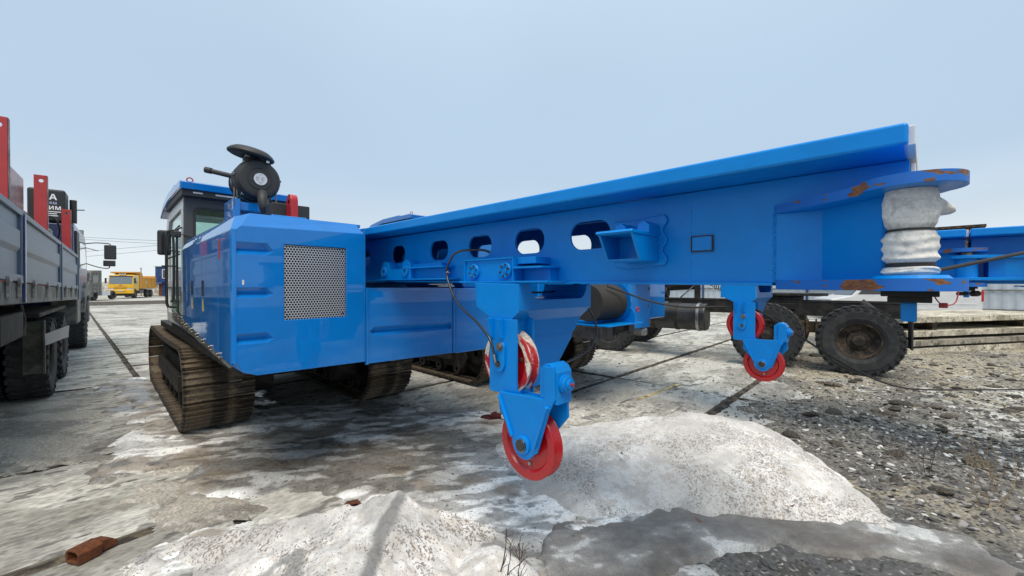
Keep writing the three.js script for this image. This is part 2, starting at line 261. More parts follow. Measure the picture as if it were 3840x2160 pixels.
{ // far ground: one sheet to the horizon
  const t = concTex.clone(); t.repeat.set(1 / 26, 1 / 5.5); t.needsUpdate = true;
  const g = new THREE.PlaneGeometry(2400, 2400, 1, 1); g.rotateX(-Math.PI / 2); g.translate(0, -0.06, 0); uvMetres(g); g.rotateY(47 * Math.PI / 180);
  structure(smesh(g, St({ map: t, color: lin(0.82, 0.85, 0.88), roughness: 0.9 })), 'ground', 'pale concrete yard stretching to the horizon');
}
mat.jointDirt = St({ map: mudTex, color: lin(0.62, 0.57, 0.5), roughness: 0.95 });
const TH = 47 * Math.PI / 180, cT = Math.cos(TH), sT = Math.sin(TH);
{ // slab pavement, laid in rows, each slab of its own
  const g0 = new THREE.Group(); structure(g0, 'pavement', 'worn concrete road slabs laid in rows across the yard'); g0.rotation.y = TH;
  const bed = smesh((() => { const g = new THREE.PlaneGeometry(60, 90); g.rotateX(-Math.PI / 2); g.translate(7, -0.03, -15); uvMetres(g); return g; })(), mat.jointDirt); bed.name = 'joint_filling'; g0.add(bed);
  const variants = [];
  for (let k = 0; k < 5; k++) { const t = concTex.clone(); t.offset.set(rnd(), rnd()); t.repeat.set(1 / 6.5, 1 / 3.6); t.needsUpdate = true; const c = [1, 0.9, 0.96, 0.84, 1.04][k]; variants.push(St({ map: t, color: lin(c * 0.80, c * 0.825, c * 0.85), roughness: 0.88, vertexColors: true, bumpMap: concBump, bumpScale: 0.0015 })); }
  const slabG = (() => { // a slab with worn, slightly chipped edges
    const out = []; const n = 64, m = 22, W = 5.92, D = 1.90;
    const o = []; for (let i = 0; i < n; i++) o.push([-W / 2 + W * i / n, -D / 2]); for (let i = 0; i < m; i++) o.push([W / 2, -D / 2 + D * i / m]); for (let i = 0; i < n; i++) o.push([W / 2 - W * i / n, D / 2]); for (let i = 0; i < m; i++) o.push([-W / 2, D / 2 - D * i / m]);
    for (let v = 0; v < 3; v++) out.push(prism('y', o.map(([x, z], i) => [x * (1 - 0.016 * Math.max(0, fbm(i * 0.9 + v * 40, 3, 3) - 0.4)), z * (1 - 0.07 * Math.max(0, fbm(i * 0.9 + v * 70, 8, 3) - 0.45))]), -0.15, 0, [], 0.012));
    for (const g of out) { const n = g.attributes.normal, c = new Float32Array(n.count * 3); for (let i = 0; i < n.count; i++) { const k = n.getY(i) > 0.5 ? [1, 1, 1] : [0.34, 0.31, 0.27]; c.set(k, i * 3); } g.setAttribute('color', new THREE.BufferAttribute(c, 3)); } // all but the top coloured darker, so the joints read as dark lines
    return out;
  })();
  for (let r = -2; r < 25; r++) for (let c = -3; c < 6; c++) {
    const x = 0.85 + 3 + c * 6, z = 1.2 - r * 2;
    const X = x * cT + z * sT, Z = x * sT - z * cT; if (Z < -3 || Math.abs(X) > Z * 1.45 + 6.5) continue;
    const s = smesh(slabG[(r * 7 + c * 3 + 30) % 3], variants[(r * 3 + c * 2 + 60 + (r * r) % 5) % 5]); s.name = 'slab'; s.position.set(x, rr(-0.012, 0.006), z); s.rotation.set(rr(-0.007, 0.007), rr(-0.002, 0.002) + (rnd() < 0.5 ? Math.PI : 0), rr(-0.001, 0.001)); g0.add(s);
  }
}
// right: dirt and crushed stone over the slabs
const gravMask = (X, z) => { const n = (fbm(X * 0.9 + 3, z * 0.9, 4) - 0.5) * 2.6 + (fbm(X * 5, z * 5, 3) - 0.5) * 0.5; const a = (X - (0.55 * z + 0.4)) + n, b = Math.min(3.15 - z, X + 0.5) + n * 0.2; return Math.max(a, b); };
const gravH = (X, z) => { const m = gravMask(X, z); return mix(-0.03, 0.012, sst(-0.3, 0.5, m)) + (fbm(X * 1.1 + 70, z * 1.1, 3) - 0.5) * 0.07 * sst(0, 1.5, m) + (fbm(X * 9, z * 9, 3) - 0.5) * 0.03 * sst(-0.2, 0.6, m) + (fbm(X * 34, z * 34, 2) - 0.5) * 0.012; };
{
  const x0 = -1, x1 = 17, z0 = -2, z1 = 15;
  const col = tex(2048, 1934, (u, v) => {
    const X = x0 + (x1 - x0) * u, z = z0 + (z1 - z0) * v, a = fbm(X * 0.7 + 9, z * 0.7, 4), b = fbm(X * 12, z * 12, 3), c = vn(X * 62, z * 62), d = vn(X * 95 + 5, z * 95), m = gravMask(X, z);
    let q = mix3([104, 101, 95], [158, 149, 128], sst(0.38, 0.6, a + (b - 0.5) * 0.35));
    q = mix3(q, [150, 146, 132], sst(0.5, 0.62, fbm(X * 1.6 + 80, z * 1.6 + 4, 4)) * 0.5 * sst(3.2, 5.5, z));
    if (z < 3.6) q = mix3(q, [74, 75, 77], sst(3.6, 2.9, z + (b - 0.5)) * 0.8 * sst(3.4, 2.2, X * 0.75 + (a - 0.5) * 2)); // bare dark asphalt at the near edge
    q = mix3(q, [62, 59, 55], sst(0.58, 0.7, b) * 0.65);
    if (c > 0.8) q = mix3(q, [186, 184, 178], sst(0.8, 0.93, c) * 0.75); else if (c < 0.2) q = mix3(q, [34, 33, 32], sst(0.2, 0.07, c) * 0.85);
    const k = 0.82 + 0.36 * d; return [q[0] * k, q[1] * k, q[2] * k];
  });
  const g = field(x0, x1, z0, z1, 0.035, gravH, -0.012);
  structure(smesh(g, St({ map: col, roughness: 0.95, bumpMap: (() => { const t = grainBump.clone(); t.repeat.set(18 / 0.35, 17 / 0.35); t.needsUpdate = true; return t; })(), bumpScale: 0.003 })), 'gravel', 'dirt, asphalt and crushed stone covering the slabs on the right');
}
// flat dirty ice round the crawler
const ICE = [[-7.6, 7.4], [-4.9, 7.6], [-3.4, 6.2], [-1.2, 5.6], [0.3, 5.3], [1.0, 4.9], [1.2, 2.4], [1.1, 1.0], [-2.2, 1.0], [-2.3, 2.45], [-2.1, 2.75], [-1.6, 3.15], [-2.6, 3.35], [-3.05, 3.75], [-3.6, 3.75], [-4.05, 4.1], [-4.9, 5.0], [-5.6, 6.0], [-6.6, 6.6]];
const iceMask = (X, z) => sdPoly(X, z, ICE) + (fbm(X * 2.2 + 31, z * 2.2 + 8, 4) - 0.5) * 0.9;
const iceH = (X, z) => { const m = iceMask(X, z); return -0.03 + 0.058 * sst(-0.15, 0.25, m) + 0.05 * (fbm(X * 2.4, z * 4.2 + X, 3) - 0.45) * sst(0, 0.5, m) + 0.016 * (fbm(X * 11, z * 15, 3) - 0.5); };
{
  const x0 = -8, x1 = 2, z0 = 0.2, z1 = 8.2;
  const pat = (X, z) => { const a = fbm(X * 1.1 + 20, z * 1.7 + 5, 4), s = fbm((X * 0.9 + z * 0.35) * 3.2, (z - X * 0.3) * 9, 4), f = fbm(X * 26, z * 34, 3);
    const white = clamp(sst(0.42, 0.62, a) * 0.55 + sst(0.44, 0.6, s) * 0.65 + sst(0.8, 0.2, Math.hypot((X + 4.4) / 1.5, (z - 5.0) / 1.6)) * 0.5 + sst(1.0, 0.3, Math.hypot((X + 1.7) / 1.5, (z - 2.6) / 0.8)) * 0.4 - 0.16); return [white, f, a, s]; };
  const col = tex(2048, 1638, (u, v) => {
    const X = x0 + (x1 - x0) * u, z = z0 + (z1 - z0) * v, [w, f, a] = pat(X, z);
    let q = mix3([126, 123, 117], [234, 235, 232], clamp(w + (f - 0.5) * 0.35)); q = mix3(q, [128, 116, 102], sst(0.54, 0.68, fbm(X * 1.9 + 66, z * 2.6, 4)) * 0.65); q = mix3(q, [86, 85, 84], sst(0.6, 0.75, fbm(X * 6 + 3, z * 8 + 9, 3)) * 0.55); const sp = vn(X * 70, z * 70); if (sp > 0.86) q = mix3(q, [60, 56, 52], 0.55); const k = 0.93 + 0.14 * vn(X * 110, z * 110); return [q[0] * k, q[1] * k, q[2] * k];
  });
  const rough = tex(1024, 819, (u, v) => { const X = x0 + (x1 - x0) * u, z = z0 + (z1 - z0) * v, [w, f] = pat(X, z); const k = 255 * clamp(0.24 + 0.4 * w + 0.3 * (f - 0.4)); return [k, k, k]; }, false);
  structure(smesh(field(x0, x1, z0, z1, 0.024, iceH, -0.02), St({ map: col, roughness: 1, roughnessMap: rough })), 'ice', 'flat dirty ice frozen over the slabs round the blue crawler');
}
// thin wet grit lying on the slabs at the left
{
  const G1 = [[-9.5, 6.9], [-6.4, 6.2], [-4.6, 4.6], [-3.6, 3.8], [-3.3, 3.45], [-4.2, 3.6], [-5.2, 4.2], [-7.2, 5.2]], G2 = [[-3.4, 3.9], [-2.5, 3.5], [-1.7, 3.25], [-2.2, 2.85], [-2.75, 3.0], [-3.1, 3.35]];
  const x0 = -10, x1 = -1.2, z0 = 2.4, z1 = 7.4, mk = (X, z) => Math.max(sdPoly(X, z, G1), sdPoly(X, z, G2)) + (fbm(X * 1.7 + 4, z * 2.6 + 9, 4) - 0.5) * 1.5 + (fbm(X * 9, z * 12, 3) - 0.5) * 0.35;
  const col = tex(1408, 800, (u, v) => { const X = x0 + (x1 - x0) * u, z = z0 + (z1 - z0) * v, a = fbm(X * 2, z * 3, 4), b = fbm(X * 16, z * 22, 3), c = vn(X * 90, z * 90); let q = mix3([124, 120, 112], [164, 158, 147], sst(0.35, 0.65, a)); q = mix3(q, [170, 168, 162], sst(0.62, 0.72, b) * 0.6); const k = 0.8 + 0.4 * c; return [q[0] * k, q[1] * k, q[2] * k]; });
  structure(smesh(field(x0, x1, z0, z1, 0.03, (X, z) => -0.02 + 0.032 * sst(-0.1, 0.12, mk(X, z)) + 0.006 * (fbm(X * 14, z * 14, 2) - 0.5), -0.012), St({ map: col, roughness: 0.6 })), 'wet_grit', 'dark wet grit spread over the slabs at the left');
}
{ // faded yellow stripe painted on the slabs behind the snow mound
  const g = new THREE.BoxGeometry(0.055, 0.004, 1.35); g.rotateY(-0.81); g.translate(2.35, 0.012, -6.55);
  structure(smesh(fin(g), St({ map: concTex, color: lin(1.0, 0.84, 0.42), roughness: 0.9 })), 'road_marking', 'faded yellow stripe painted on the concrete behind the snow mound');
}
// snow mounds
function snow(name, label, x0, x1, z0, z1, h, dirt, step = 0.014, dirty = 1) {
  const w = 1536, hh = Math.round(w * (z1 - z0) / (x1 - x0));
  const col = tex(w, hh, (u, v) => {
    const X = x0 + (x1 - x0) * u, z = z0 + (z1 - z0) * v, a = fbm(X * 2.2 + 60, z * 2.2 + 13, 4), b = fbm(X * 17, z * 17, 3), c = 0.6 * vn(X * 105, z * 105) + 0.4 * vn(X * 190 + 31, z * 190), e = vn(X * 200 + 9, z * 200), g = dirt(X, z);
    let q = mix3([194, 191, 186], [228, 227, 223], sst(0.35, 0.65, a + (b - 0.5) * 0.5));
    q = mix3(q, [186, 179, 169], sst(0.52, 0.7, b * 0.6 + a * 0.45) * 0.6);
    const t = 0.74 - 0.24 * sst(0.4, 0.65, fbm(X * 3.4 + 5, z * 3.4 + 77, 3)); if (c > t) q = mix3(q, [112, 103, 94], sst(t, t + 0.16, c) * 0.62 * dirty);
    if (e > 0.9) q = mix3(q, [74, 68, 62], 0.6);
    q = mix3(q, [112, 112, 111], clamp(g) * 0.82); const k = 0.94 + 0.12 * e; return [q[0] * k, q[1] * k, q[2] * k];
  });
  const bt = grainBump.clone(); bt.repeat.set((x1 - x0) / 0.22, (z1 - z0) / 0.22); bt.needsUpdate = true;
  const o = smesh(field(x0, x1, z0, z1, step, h, -0.03), St({ map: col, roughness: 0.9, bumpMap: bt, bumpScale: 0.0025 }));
  return structure(o, name, label);
}
const MOUND = [[-0.25, 4.25], [0.25, 4.75], [1.2, 5.0], [2.2, 4.95], [2.85, 4.6], [2.95, 3.95], [2.78, 3.35], [2.62, 2.72], [1.9, 2.86], [1.1, 3.05], [0.5, 2.75], [0.05, 3.2]];
const grain = (X, z) => (fbm(X * 12, z * 12, 3) - 0.5) * 0.022 + (vn(X * 52, z * 52) - 0.5) * 0.011;
snow('snow_mound', 'long low mound of granular dirty snow under the hanging red wheels', -0.6, 3.4, 2.3, 5.3, (X, z) => {
  const d = sdPoly(X, z, MOUND) + (fbm(X * 3 + 9, z * 3, 3) - 0.5) * 0.28; if (d < -0.12) return -0.06;
  const tall = 0.13 + 0.2 * sst(1.9, 0.2, Math.hypot((X - 1.95) / 1.1, (z - 4.15) / 0.9));
  return -0.05 + (tall + 0.05) * (1 - Math.exp(-Math.max(0, d + 0.1) / 0.28)) + (fbm(X * 1.7 + 4, z * 1.7 + 2, 3) - 0.5) * 0.14 * sst(0, 0.4, d) + grain(X, z);
}, (X, z) => sst(0.52, 0.64, fbm(X * 1.5 + 2, z * 1.5 + 40, 4)) * 0.35 * sst(4.2, 3.2, z), 0.014, 0.95);
// grey ice rim in front of the mound, undercut along its near edge
const RIM = [[0.35, 3.0], [1.1, 3.25], [1.9, 3.0], [2.65, 2.95], [3.0, 2.7], [3.05, 2.3], [2.6, 2.32], [2.2, 2.46], [1.75, 2.62], [1.35, 2.6], [1.0, 2.36], [0.7, 2.2], [0.3, 2.2], [0.1, 2.5]];
{
  const x0 = -0.2, x1 = 3.5, z0 = 1.9, z1 = 3.6;
  const col = tex(1536, 706, (u, v) => { const X = x0 + (x1 - x0) * u, z = z0 + (z1 - z0) * v, a = fbm(X * 2.5 + 8, z * 4 + 2, 4), b = fbm(X * 20, z * 24, 3), c = vn(X * 150, z * 150); let q = mix3([118, 116, 112], [152, 151, 147], sst(0.35, 0.65, a)); q = mix3(q, [206, 208, 206], sst(0.57, 0.68, a + (b - 0.5) * 0.25) * 0.8); q = mix3(q, [96, 88, 80], sst(0.58, 0.72, fbm(X * 3 + 90, z * 3, 3)) * 0.5); if (c > 0.82) q = mix3(q, [70, 66, 62], 0.5); const k = 0.84 + 0.22 * c + 0.2 * (b - 0.5); return [q[0] * k, q[1] * k, q[2] * k]; });
  structure(smesh(field(x0, x1, z0, z1, 0.014, (X, z) => { const d = sdPoly(X, z, RIM) + (fbm(X * 4 + 1, z * 4 + 7, 4) - 0.5) * 0.22; return -0.05 + 0.098 * sst(-0.02, 0.06, d) + 0.04 * (fbm(X * 3, z * 5, 3) - 0.5) * sst(0, 0.3, d) + 0.02 * (fbm(X * 11, z * 14, 4) - 0.5) - 0.03 * sst(2.75, 3.0, z - X * 0.02); }, -0.04), St({ map: col, roughness: 0.55, bumpMap: (() => { const t = grainBump.clone(); t.repeat.set(3.7 / 0.3, 1.7 / 0.3); t.needsUpdate = true; return t; })(), bumpScale: 0.0025 })), 'ice_rim', 'smooth grey ice along the near foot of the snow mound');
}
const peakH = (X, z) => {
  const dx = X + 0.74, dz = z - 2.66; // sharp peak with a crest running towards the viewer and a long left shoulder
  const side = dx < 0 ? Math.abs(dx) * (0.30 + 0.05 * dx) : dx * 0.42;
  let h = 0.36 - side - (dz > 0 ? dz * 0.85 : -dz * 0.17 + Math.max(0, -dz - 0.75) * 0.6) + (fbm(X * 4, z * 4 + 40, 3) - 0.5) * 0.09 + (fbm(X * 9 + 3, z * 9, 3) - 0.5) * 0.05;
  h = Math.max(h, 0.19 - 2.2 * ((X + 0.12) ** 2) - 1.6 * ((z - 2.3) ** 2) + (fbm(X * 5, z * 5, 3) - 0.5) * 0.06);
  return Math.max(-0.06, h + grain(X, z)) - 0.0;
};
snow('snow_peak', 'small peaked heap of crusted snow in the left foreground', -2.6, 0.6, 0.7, 3.2, peakH, (X, z) => { const s = X + 0.72 + (fbm(z * 5, X * 5, 3) - 0.5) * 0.16; return Math.max(sst(0.075, 0.02, Math.abs(s)) * sst(2.72, 2.6, z), sst(0.6, 0.7, fbm(X * 3.2 + 9, z * 3.2, 4)) * 0.8, 0.3 * sst(0.35, 0.6, fbm(X * 6, z * 6 + 50, 4))); }, 0.012, 1.25);
// ---------- the blue piling rigs ----------
// in the rig's frame x runs across it (left to right), z towards its rear
function vGroove(face, xs, d, left) { // V-shaped pressing; xs = [xOpen, xBend, xTip, y0, y1, yValley], on plane z = face
  const [xo, xb, xt, y0, y1, yv] = xs, f = face, q = [];
  const A = [xo, y1, f], Bt = [xb, y1, f], T = [xt, yv, f], C = [xb, y0, f], D = [xo, y0, f], v0 = [xo, yv, f - d], v1 = [xb, yv, f - d];
  const L = [[A, v0, v1, Bt], [Bt, v1, T], [v0, D, C, v1], [v1, C, T], [A, D, v0]];
  for (const p of L) q.push(left ? p.slice().reverse() : p); return quads(q);
}
function sheaveProf(R, w) { const h = w / 2; return [[0.02, -h], [R * 0.28, -h], [R * 0.30, -h * 0.55], [R * 0.72, -h * 0.55], [R * 0.78, -h], [R - 0.004, -h], [R, -h + 0.004], [R - 0.003, -h * 0.72], [R * 0.86, -h * 0.22], [R * 0.845, 0], [R * 0.86, h * 0.22], [R - 0.003, h * 0.72], [R, h - 0.004], [R - 0.004, h], [R * 0.78, h], [R * 0.72, h * 0.55], [R * 0.30, h * 0.55], [R * 0.28, h], [0.02, h]]; }
function sheave(parent, name, c, R, w, worn, holes = 4, a0 = 0.5) {
  const s = add(parent, name, lathe('x', c, sheaveProf(R, w), 64), mat.red);
  if (worn) { const h = w / 2; const g = new THREE.LatheGeometry([[R * 0.81, h + 0.0016], [R - 0.003, h + 0.0016], [R + 0.0014, h - 0.003], [R - 0.001, h * 0.70], [R * 0.866, h * 0.2], [R * 0.853, 0], [R * 0.866, -h * 0.2], [R - 0.001, -h * 0.70], [R + 0.0014, -h + 0.003], [R - 0.003, -h - 0.0016], [R * 0.81, -h - 0.0016]].map(p => new THREE.Vector2(...p)), 64); g.rotateZ(-Math.PI / 2); g.translate(...c); g.userData.own = true; add(s, 'worn_rim', fin(g, true), mat.wornSheave, 'rope groove with red paint worn down to cream primer'); }
  for (let k = 0; k < holes; k++) { const a = a0 + k * Math.PI * 2 / holes, y = c[1] + Math.sin(a) * R * 0.57, z = c[2] + Math.cos(a) * R * 0.57; add(s, 'bolt', [lathe('x', [c[0] - w * 0.275, y, z], [[0.0, -0.007], [0.011, -0.007], [0.013, -0.002], [0.013, 0.001]], 12)], mat.galv); }
  return s;
}
function bolt(x, y, z, ax, r = 0.011, h = 0.009, seg = 6) { const d = { x: [1, 0, 0], X: [-1, 0, 0], z: [0, 0, 1], y: [0, 1, 0], Y: [0, -1, 0] }[ax]; return cyl([x - d[0] * 0.004, y - d[1] * 0.004, z - d[2] * 0.004], [x + d[0] * h, y + d[1] * h, z + d[2] * h], r, seg); }
// --- upper part of the leader folded back over the deck ---
function lugWall(pts, y0, y1, rust) { // rim of a hinge lug with its own unrolled texture
  const v = [], uv = []; let s = 0; const L = pts.reduce((a, p, i) => a + Math.hypot(p[0] - pts[(i + 1) % pts.length][0], p[1] - pts[(i + 1) % pts.length][1]), 0);
  pts.forEach((p, i) => { const q = pts[(i + 1) % pts.length], l = Math.hypot(p[0] - q[0], p[1] - q[1]), a = s / L, b = (s + l) / L; s += l; for (const [P, u, y] of [[p, a, 0], [q, b, 0], [q, b, 1], [p, a, 0], [q, b, 1], [p, a, 1]]) { v.push(P[0], y ? y1 : y0, P[1]); uv.push(u, y); } });
  const g = new THREE.BufferGeometry(); g.setAttribute('position', new THREE.BufferAttribute(new Float32Array(v), 3)); g.setAttribute('uv', new THREE.BufferAttribute(new Float32Array(uv), 2)); creased((g.computeVertexNormals(), g), 40); return fin(g, true);
}
function rustEdge(spans) { // paint chipped to rust over the given spans of the rim
  return Ph({ roughness: 0.6, clearcoat: 0.2, clearcoatRoughness: 0.4, map: tex(1024, 64, (u, v) => { let m = 0; for (const [a, b, s] of spans) m = Math.max(m, s * sst(a - 0.01, a + 0.015, u) * sst(b + 0.01, b - 0.015, u)); const n = fbm(u * 60, v * 3 + 9, 4); const t = sst(0.5, 0.56, n * 0.75 + m * 0.42 - 0.08 + 0.12 * v); const c = mix3([12, 104, 196], mix3([92, 44, 22], [164, 118, 66], fbm(u * 160, v * 9, 3)), t); return c; }) });
}
const OVALS = [[-4.36, -4.09], [-3.64, -3.39], [-2.985, -2.728], [-2.468, -2.205], [-1.973, -1.707], [-1.508, -1.228]];
function mast(rig, own) {
  const m = sub(rig, 'leader');
  const zf = -9.4, zr = -0.04, yb = z => 1.706 - 0.0098 * z * (z < 0 ? 1 : 0), yt = z => 2.136 - 0.0085 * z * 0.9;
  const out = [[zr, yb(zr)], [zr, yt(zr)], [zf, yt(zf) - 0.02], [zf, yb(zf) - 0.03]];
  const holes = OVALS.map(([a, b]) => rrect(a, b, 1.903, 2.07, 0.079, 8)); for (const z of [-5.2, -5.9, -6.6, -7.3]) holes.push(rrect(z - 0.14, z + 0.14, 1.915, 2.075, 0.079, 6));
  add(m, 'web_plate', prism('x', out, 2.0, 2.014, holes, 0.003), mat.blue);
  add(m, 'web_plate', prism('x', out, 2.52, 2.534, holes, 0.003), mat.blue);
  const sl = Math.atan(0.0085 * 0.9);
  add(m, 'top_flange', rotG(bx(1.78, 2.75, yt(0) + 0.001, yt(0) + 0.072, zf, zr, 0.012), sl, 0, 0, [0, yt(0), 0]), mat.blue);
  add(m, 'bottom_plate', rotG(bx(1.975, 2.555, yb(0) - 0.014, yb(0) - 0.001, zf + 0.02, zr - 0.41, 0.003), Math.atan(0.0098), 0, 0, [0, yb(0), 0]), mat.blue);
  add(m, 'end_plate', bx(1.81, 2.72, yt(0) + 0.004, yt(0) + 0.066, -0.046, -0.024, 0.003), mat.plate, 'pale bare end of the top flange');
  add(m, 'end_plate', bx(2.02, 2.51, 1.72, 2.125, -0.04, -0.026, 0.003), mat.plate);
  add(m, 'stop_block', bx(2.62, 2.68, 2.0, 2.10, -0.05, 0.005, 0.004), mat.blue);
  // weld seams: beads as small overlapping lumps
  const bead = (x, y0, y1, z, n, r) => Array.from({ length: n }, (_, i) => { const g = new THREE.SphereGeometry(1, 6, 5); g.scale(r * rr(0.5, 0.9), (y1 - y0) / n * rr(0.6, 1.0), r * rr(0.7, 1.5)); g.translate(x, mix(y0, y1, (i + 0.5) / n), z + rr(-0.35, 0.35) * r); return fin(g); });
  add(m, 'weld_seam', bead(1.999, 1.72, 2.03, -0.445, 46, 0.007), mat.blue); add(m, 'weld_seam', bead(2.001, 1.73, 2.12, -0.79, 40, 0.003), mat.blue); add(m, 'weld_seam', bead(2.001, 1.75, 2.1, -2.06, 30, 0.0025), mat.blue);
  // welded patch with rusty edges
  const patch = add(m, 'patch_plate', bx(1.99, 2.002, 1.859, 1.926, -0.785, -0.694, 0.004), mat.blue, 'small square cover plate with rusty edges');
  { const y0 = 1.857, y1 = 1.928, z0 = -0.787, z1 = -0.692, t = 0.0018; add(patch, 'rusty_edge', [bx(1.9885, 2.001, y0 - t, y0 + t * 1.2, z0 - t, z1 + t), bx(1.9885, 2.001, y1 - t, y1 + t * 0.8, z0 - t, z1 + t), bx(1.9882, 2.001, y0, y1, z0 - t, z0 + t), bx(1.9882, 2.001, y0, y1, z1 - t, z1 + t * 1.4)], mat.patchEdge); }
  // twin bearing block near the housing
  const b1 = sub(m, 'bearing_block');
  add(b1, 'base_plate', bx(1.885, 2.0, 1.742, 1.752, -3.72, -2.57, 0.002), mat.blue);
  for (const z of [-3.585, -3.21]) {
    const pr = [[z - 0.075, 1.752], [z + 0.075, 1.752], [z + 0.075, 1.85], ...circ(z, 1.85, 0.066, 12, 0.1, Math.PI - 0.1), [z - 0.075, 1.85]];
    add(b1, 'housing_block', prism('x', pr, 1.90, 2.0, [], 0.005), mat.blue);
    add(b1, 'flange_ring', lathe('x', [1.893, 1.82, z], [[0.018, 0.012], [0.018, -0.012], [0.048, -0.012], [0.05, -0.008], [0.05, 0.012]], 28), mat.blue); add(b1, 'bore', cyl([1.889, 1.82, z], [1.894, 1.82, z], 0.021, 18), mat.void);
    for (const k of [0, 1, 2, 3]) add(b1, 'bolt', bolt(1.881, 1.82 + 0.036 * Math.sin(k * 1.57 + 0.6), z + 0.036 * Math.cos(k * 1.57 + 0.6), 'X', 0.006, 0.006), mat.steel);
  }
  add(b1, 'rail', [bx(1.9, 2.0, 1.752, 1.84, -3.52, -3.27, 0.003), bx(1.88, 2.0, 1.838, 1.85, -3.14, -2.64, 0.003), bx(1.93, 2.0, 1.85, 1.878, -3.14, -2.73, 0.003), bx(1.95, 2.0, 1.752, 1.838, -3.14, -2.7, 0.003)], mat.blue);
  // plate with two flanged bearings above the sheave bracket
  const b2 = sub(m, 'bearing_plate');
  add(b2, 'base_plate', bx(1.80, 2.0, 1.713, 1.724, -2.33, -1.52, 0.002), mat.blue);
  add(b2, 'face_plate', [bx(1.84, 2.0, 1.724, 1.872, -2.30, -1.82, 0.004), bx(1.825, 1.84, 1.866, 1.874, -2.305, -1.815), bx(1.825, 1.84, 1.724, 1.87, -1.823, -1.815), bx(1.825, 1.84, 1.724, 1.87, -2.305, -2.298)], mat.blue);
  add(b2, 'rail', [bx(1.86, 2.0, 1.83, 1.872, -1.815, -1.66, 0.003), bx(1.82, 2.0, 1.80, 1.812, -1.815, -1.58, 0.003), bx(1.92, 2.0, 1.724, 1.80, -1.815, -1.6, 0.003)], mat.blue);
  for (const z of [-2.197, -1.887]) {
    const f = add(b2, 'flange', lathe('x', [1.832, 1.791, z], [[0, -0.014], [0.018, -0.014], [0.019, -0.008], [0.024, -0.008], [0.026, -0.014], [0.047, -0.014], [0.05, -0.01], [0.05, 0.012]], 30), mat.blue);
    for (let k = 0; k < 6; k++) add(f, 'bolt', bolt(1.819, 1.791 + 0.037 * Math.sin(k * 1.047 + 0.3), z + 0.037 * Math.cos(k * 1.047 + 0.3), 'X', 0.0072, 0.008), mat.frameBrown);
  }
  // shelf bracket welded to the web
  const sb = sub(m, 'shelf_bracket');
  { const wav = []; for (let i = 0; i <= 24; i++) { const t = i / 24; wav.push([-0.915 + 0.012 * Math.sin(t * 16), mix(1.80, 2.05, t)]); } wav.push([-1.1, 2.035], [-1.2, 2.04], [-1.19, 1.80], [-1.12, 1.782]);
    add(sb, 'backing_plate', prism('x', wav, 1.984, 2.001, [], 0.005), mat.blue);
    add(sb, 'tray', [prism('z', [[1.72, 1.938], [2.0, 1.938], [2.0, 1.952], [1.712, 1.956], [1.706, 1.946]], -1.135, -0.94, [], 0.003), prism('z', [[1.722, 1.94], [2.0, 1.94], [2.0, 1.815], [1.80, 1.815]], -1.13, -1.117, [], 0.003), prism('z', [[1.722, 1.94], [2.0, 1.94], [2.0, 1.815], [1.80, 1.815]], -0.958, -0.945, [], 0.003), prism('z', [[1.80, 1.815], [2.0, 1.815], [2.0, 1.825], [1.79, 1.825]], -1.117, -0.958), bx(1.9, 2.0, 1.82, 1.94, -1.12, -0.95)], mat.blue);
    for (const z of [-1.10, -0.975]) add(sb, 'gusset', prism('x', [[z - 0.035, 1.952], [z + 0.035, 1.952], [z + 0.035, 1.99], [z + 0.01, 2.01], [z - 0.02, 2.0]], 1.87, 1.99, [], 0.003), mat.blue); }
  // hinge at the end
  const hg = sub(m, 'hinge');
  const lug = [[2.3, -0.44], [2.0, -0.44], [1.985, -0.42], [1.80, -0.17], [1.74, -0.13], ...circ(1.80, -0.035, 0.125, 18, Math.PI * 1.22, Math.PI * 2.35).map(p => p).reverse().reverse(), [1.95, 0.03], [2.05, -0.03], [2.3, -0.03]];
  const lugPts = (() => { const o = [[2.3, -0.44], [1.99, -0.44], [1.82, -0.19], [1.765, -0.145]]; for (let i = 0; i <= 20; i++) { const a = -Math.PI * 0.62 - i / 20 * Math.PI * 1.13; o.push([1.80 + 0.125 * Math.cos(a), -0.035 + 0.125 * Math.sin(a)]); } o.push([2.05, -0.045], [2.3, -0.045]); return o; })();
  for (const [y0, y1, sp] of [[1.995, 2.03, [[0.315, 0.37, 1.0], [0.44, 0.52, 0.35]]], [1.681, 1.718, [[0.30, 0.39, 1.15], [0.455, 0.475, 0.7]]]]) {
    const l = add(hg, 'hinge_lug', prism('y', lugPts.map(([x, z]) => [1.9 + (x - 1.9) * 0.997, z]), y0, y1, [], 0.0), mat.blue);
    add(l, 'lug_edge', lugWall(lugPts.map(([x, z]) => [x - 0.0012, z]), y0 + 0.001, y1 - 0.001), rustEdge(sp), 'lug edge with paint chipped to rust');
  }
  add(hg, 'hinge_box', [prism('y', [[2.2, -0.44], [1.995, -0.44], [1.995, -0.285], [1.855, -0.105], [1.87, -0.02], [2.2, -0.045]], 1.716, 1.996, [], 0.003)], mat.blue);
  add(hg, 'hinge_flange', lathe('y', [1.80, 1.719, -0.035], [[0.0, 0.01], [0.085, 0.01], [0.095, 0]], 32), mat.blue);
  add(hg, 'hinge_pin', [cyl([1.80, 1.69, -0.035], [1.80, 2.0, -0.035], 0.042, 20)], mat.steel);
  add(hg, 'pin_retainer', [bx(1.735, 1.865, 1.664, 1.681, -0.10, 0.03, 0.003), bx(1.75, 1.85, 1.645, 1.664, -0.085, 0.015, 0.003)], mat.frameDark);
  add(hg, 'pin_tail', bx(1.782, 1.818, 1.585, 1.645, -0.055, -0.018, 0.004), mat.blue);
  return m;
}
mat.patchEdge = St({ map: rustTex, color: lin(0.35, 0.6, 0.75), roughness: 0.8 });
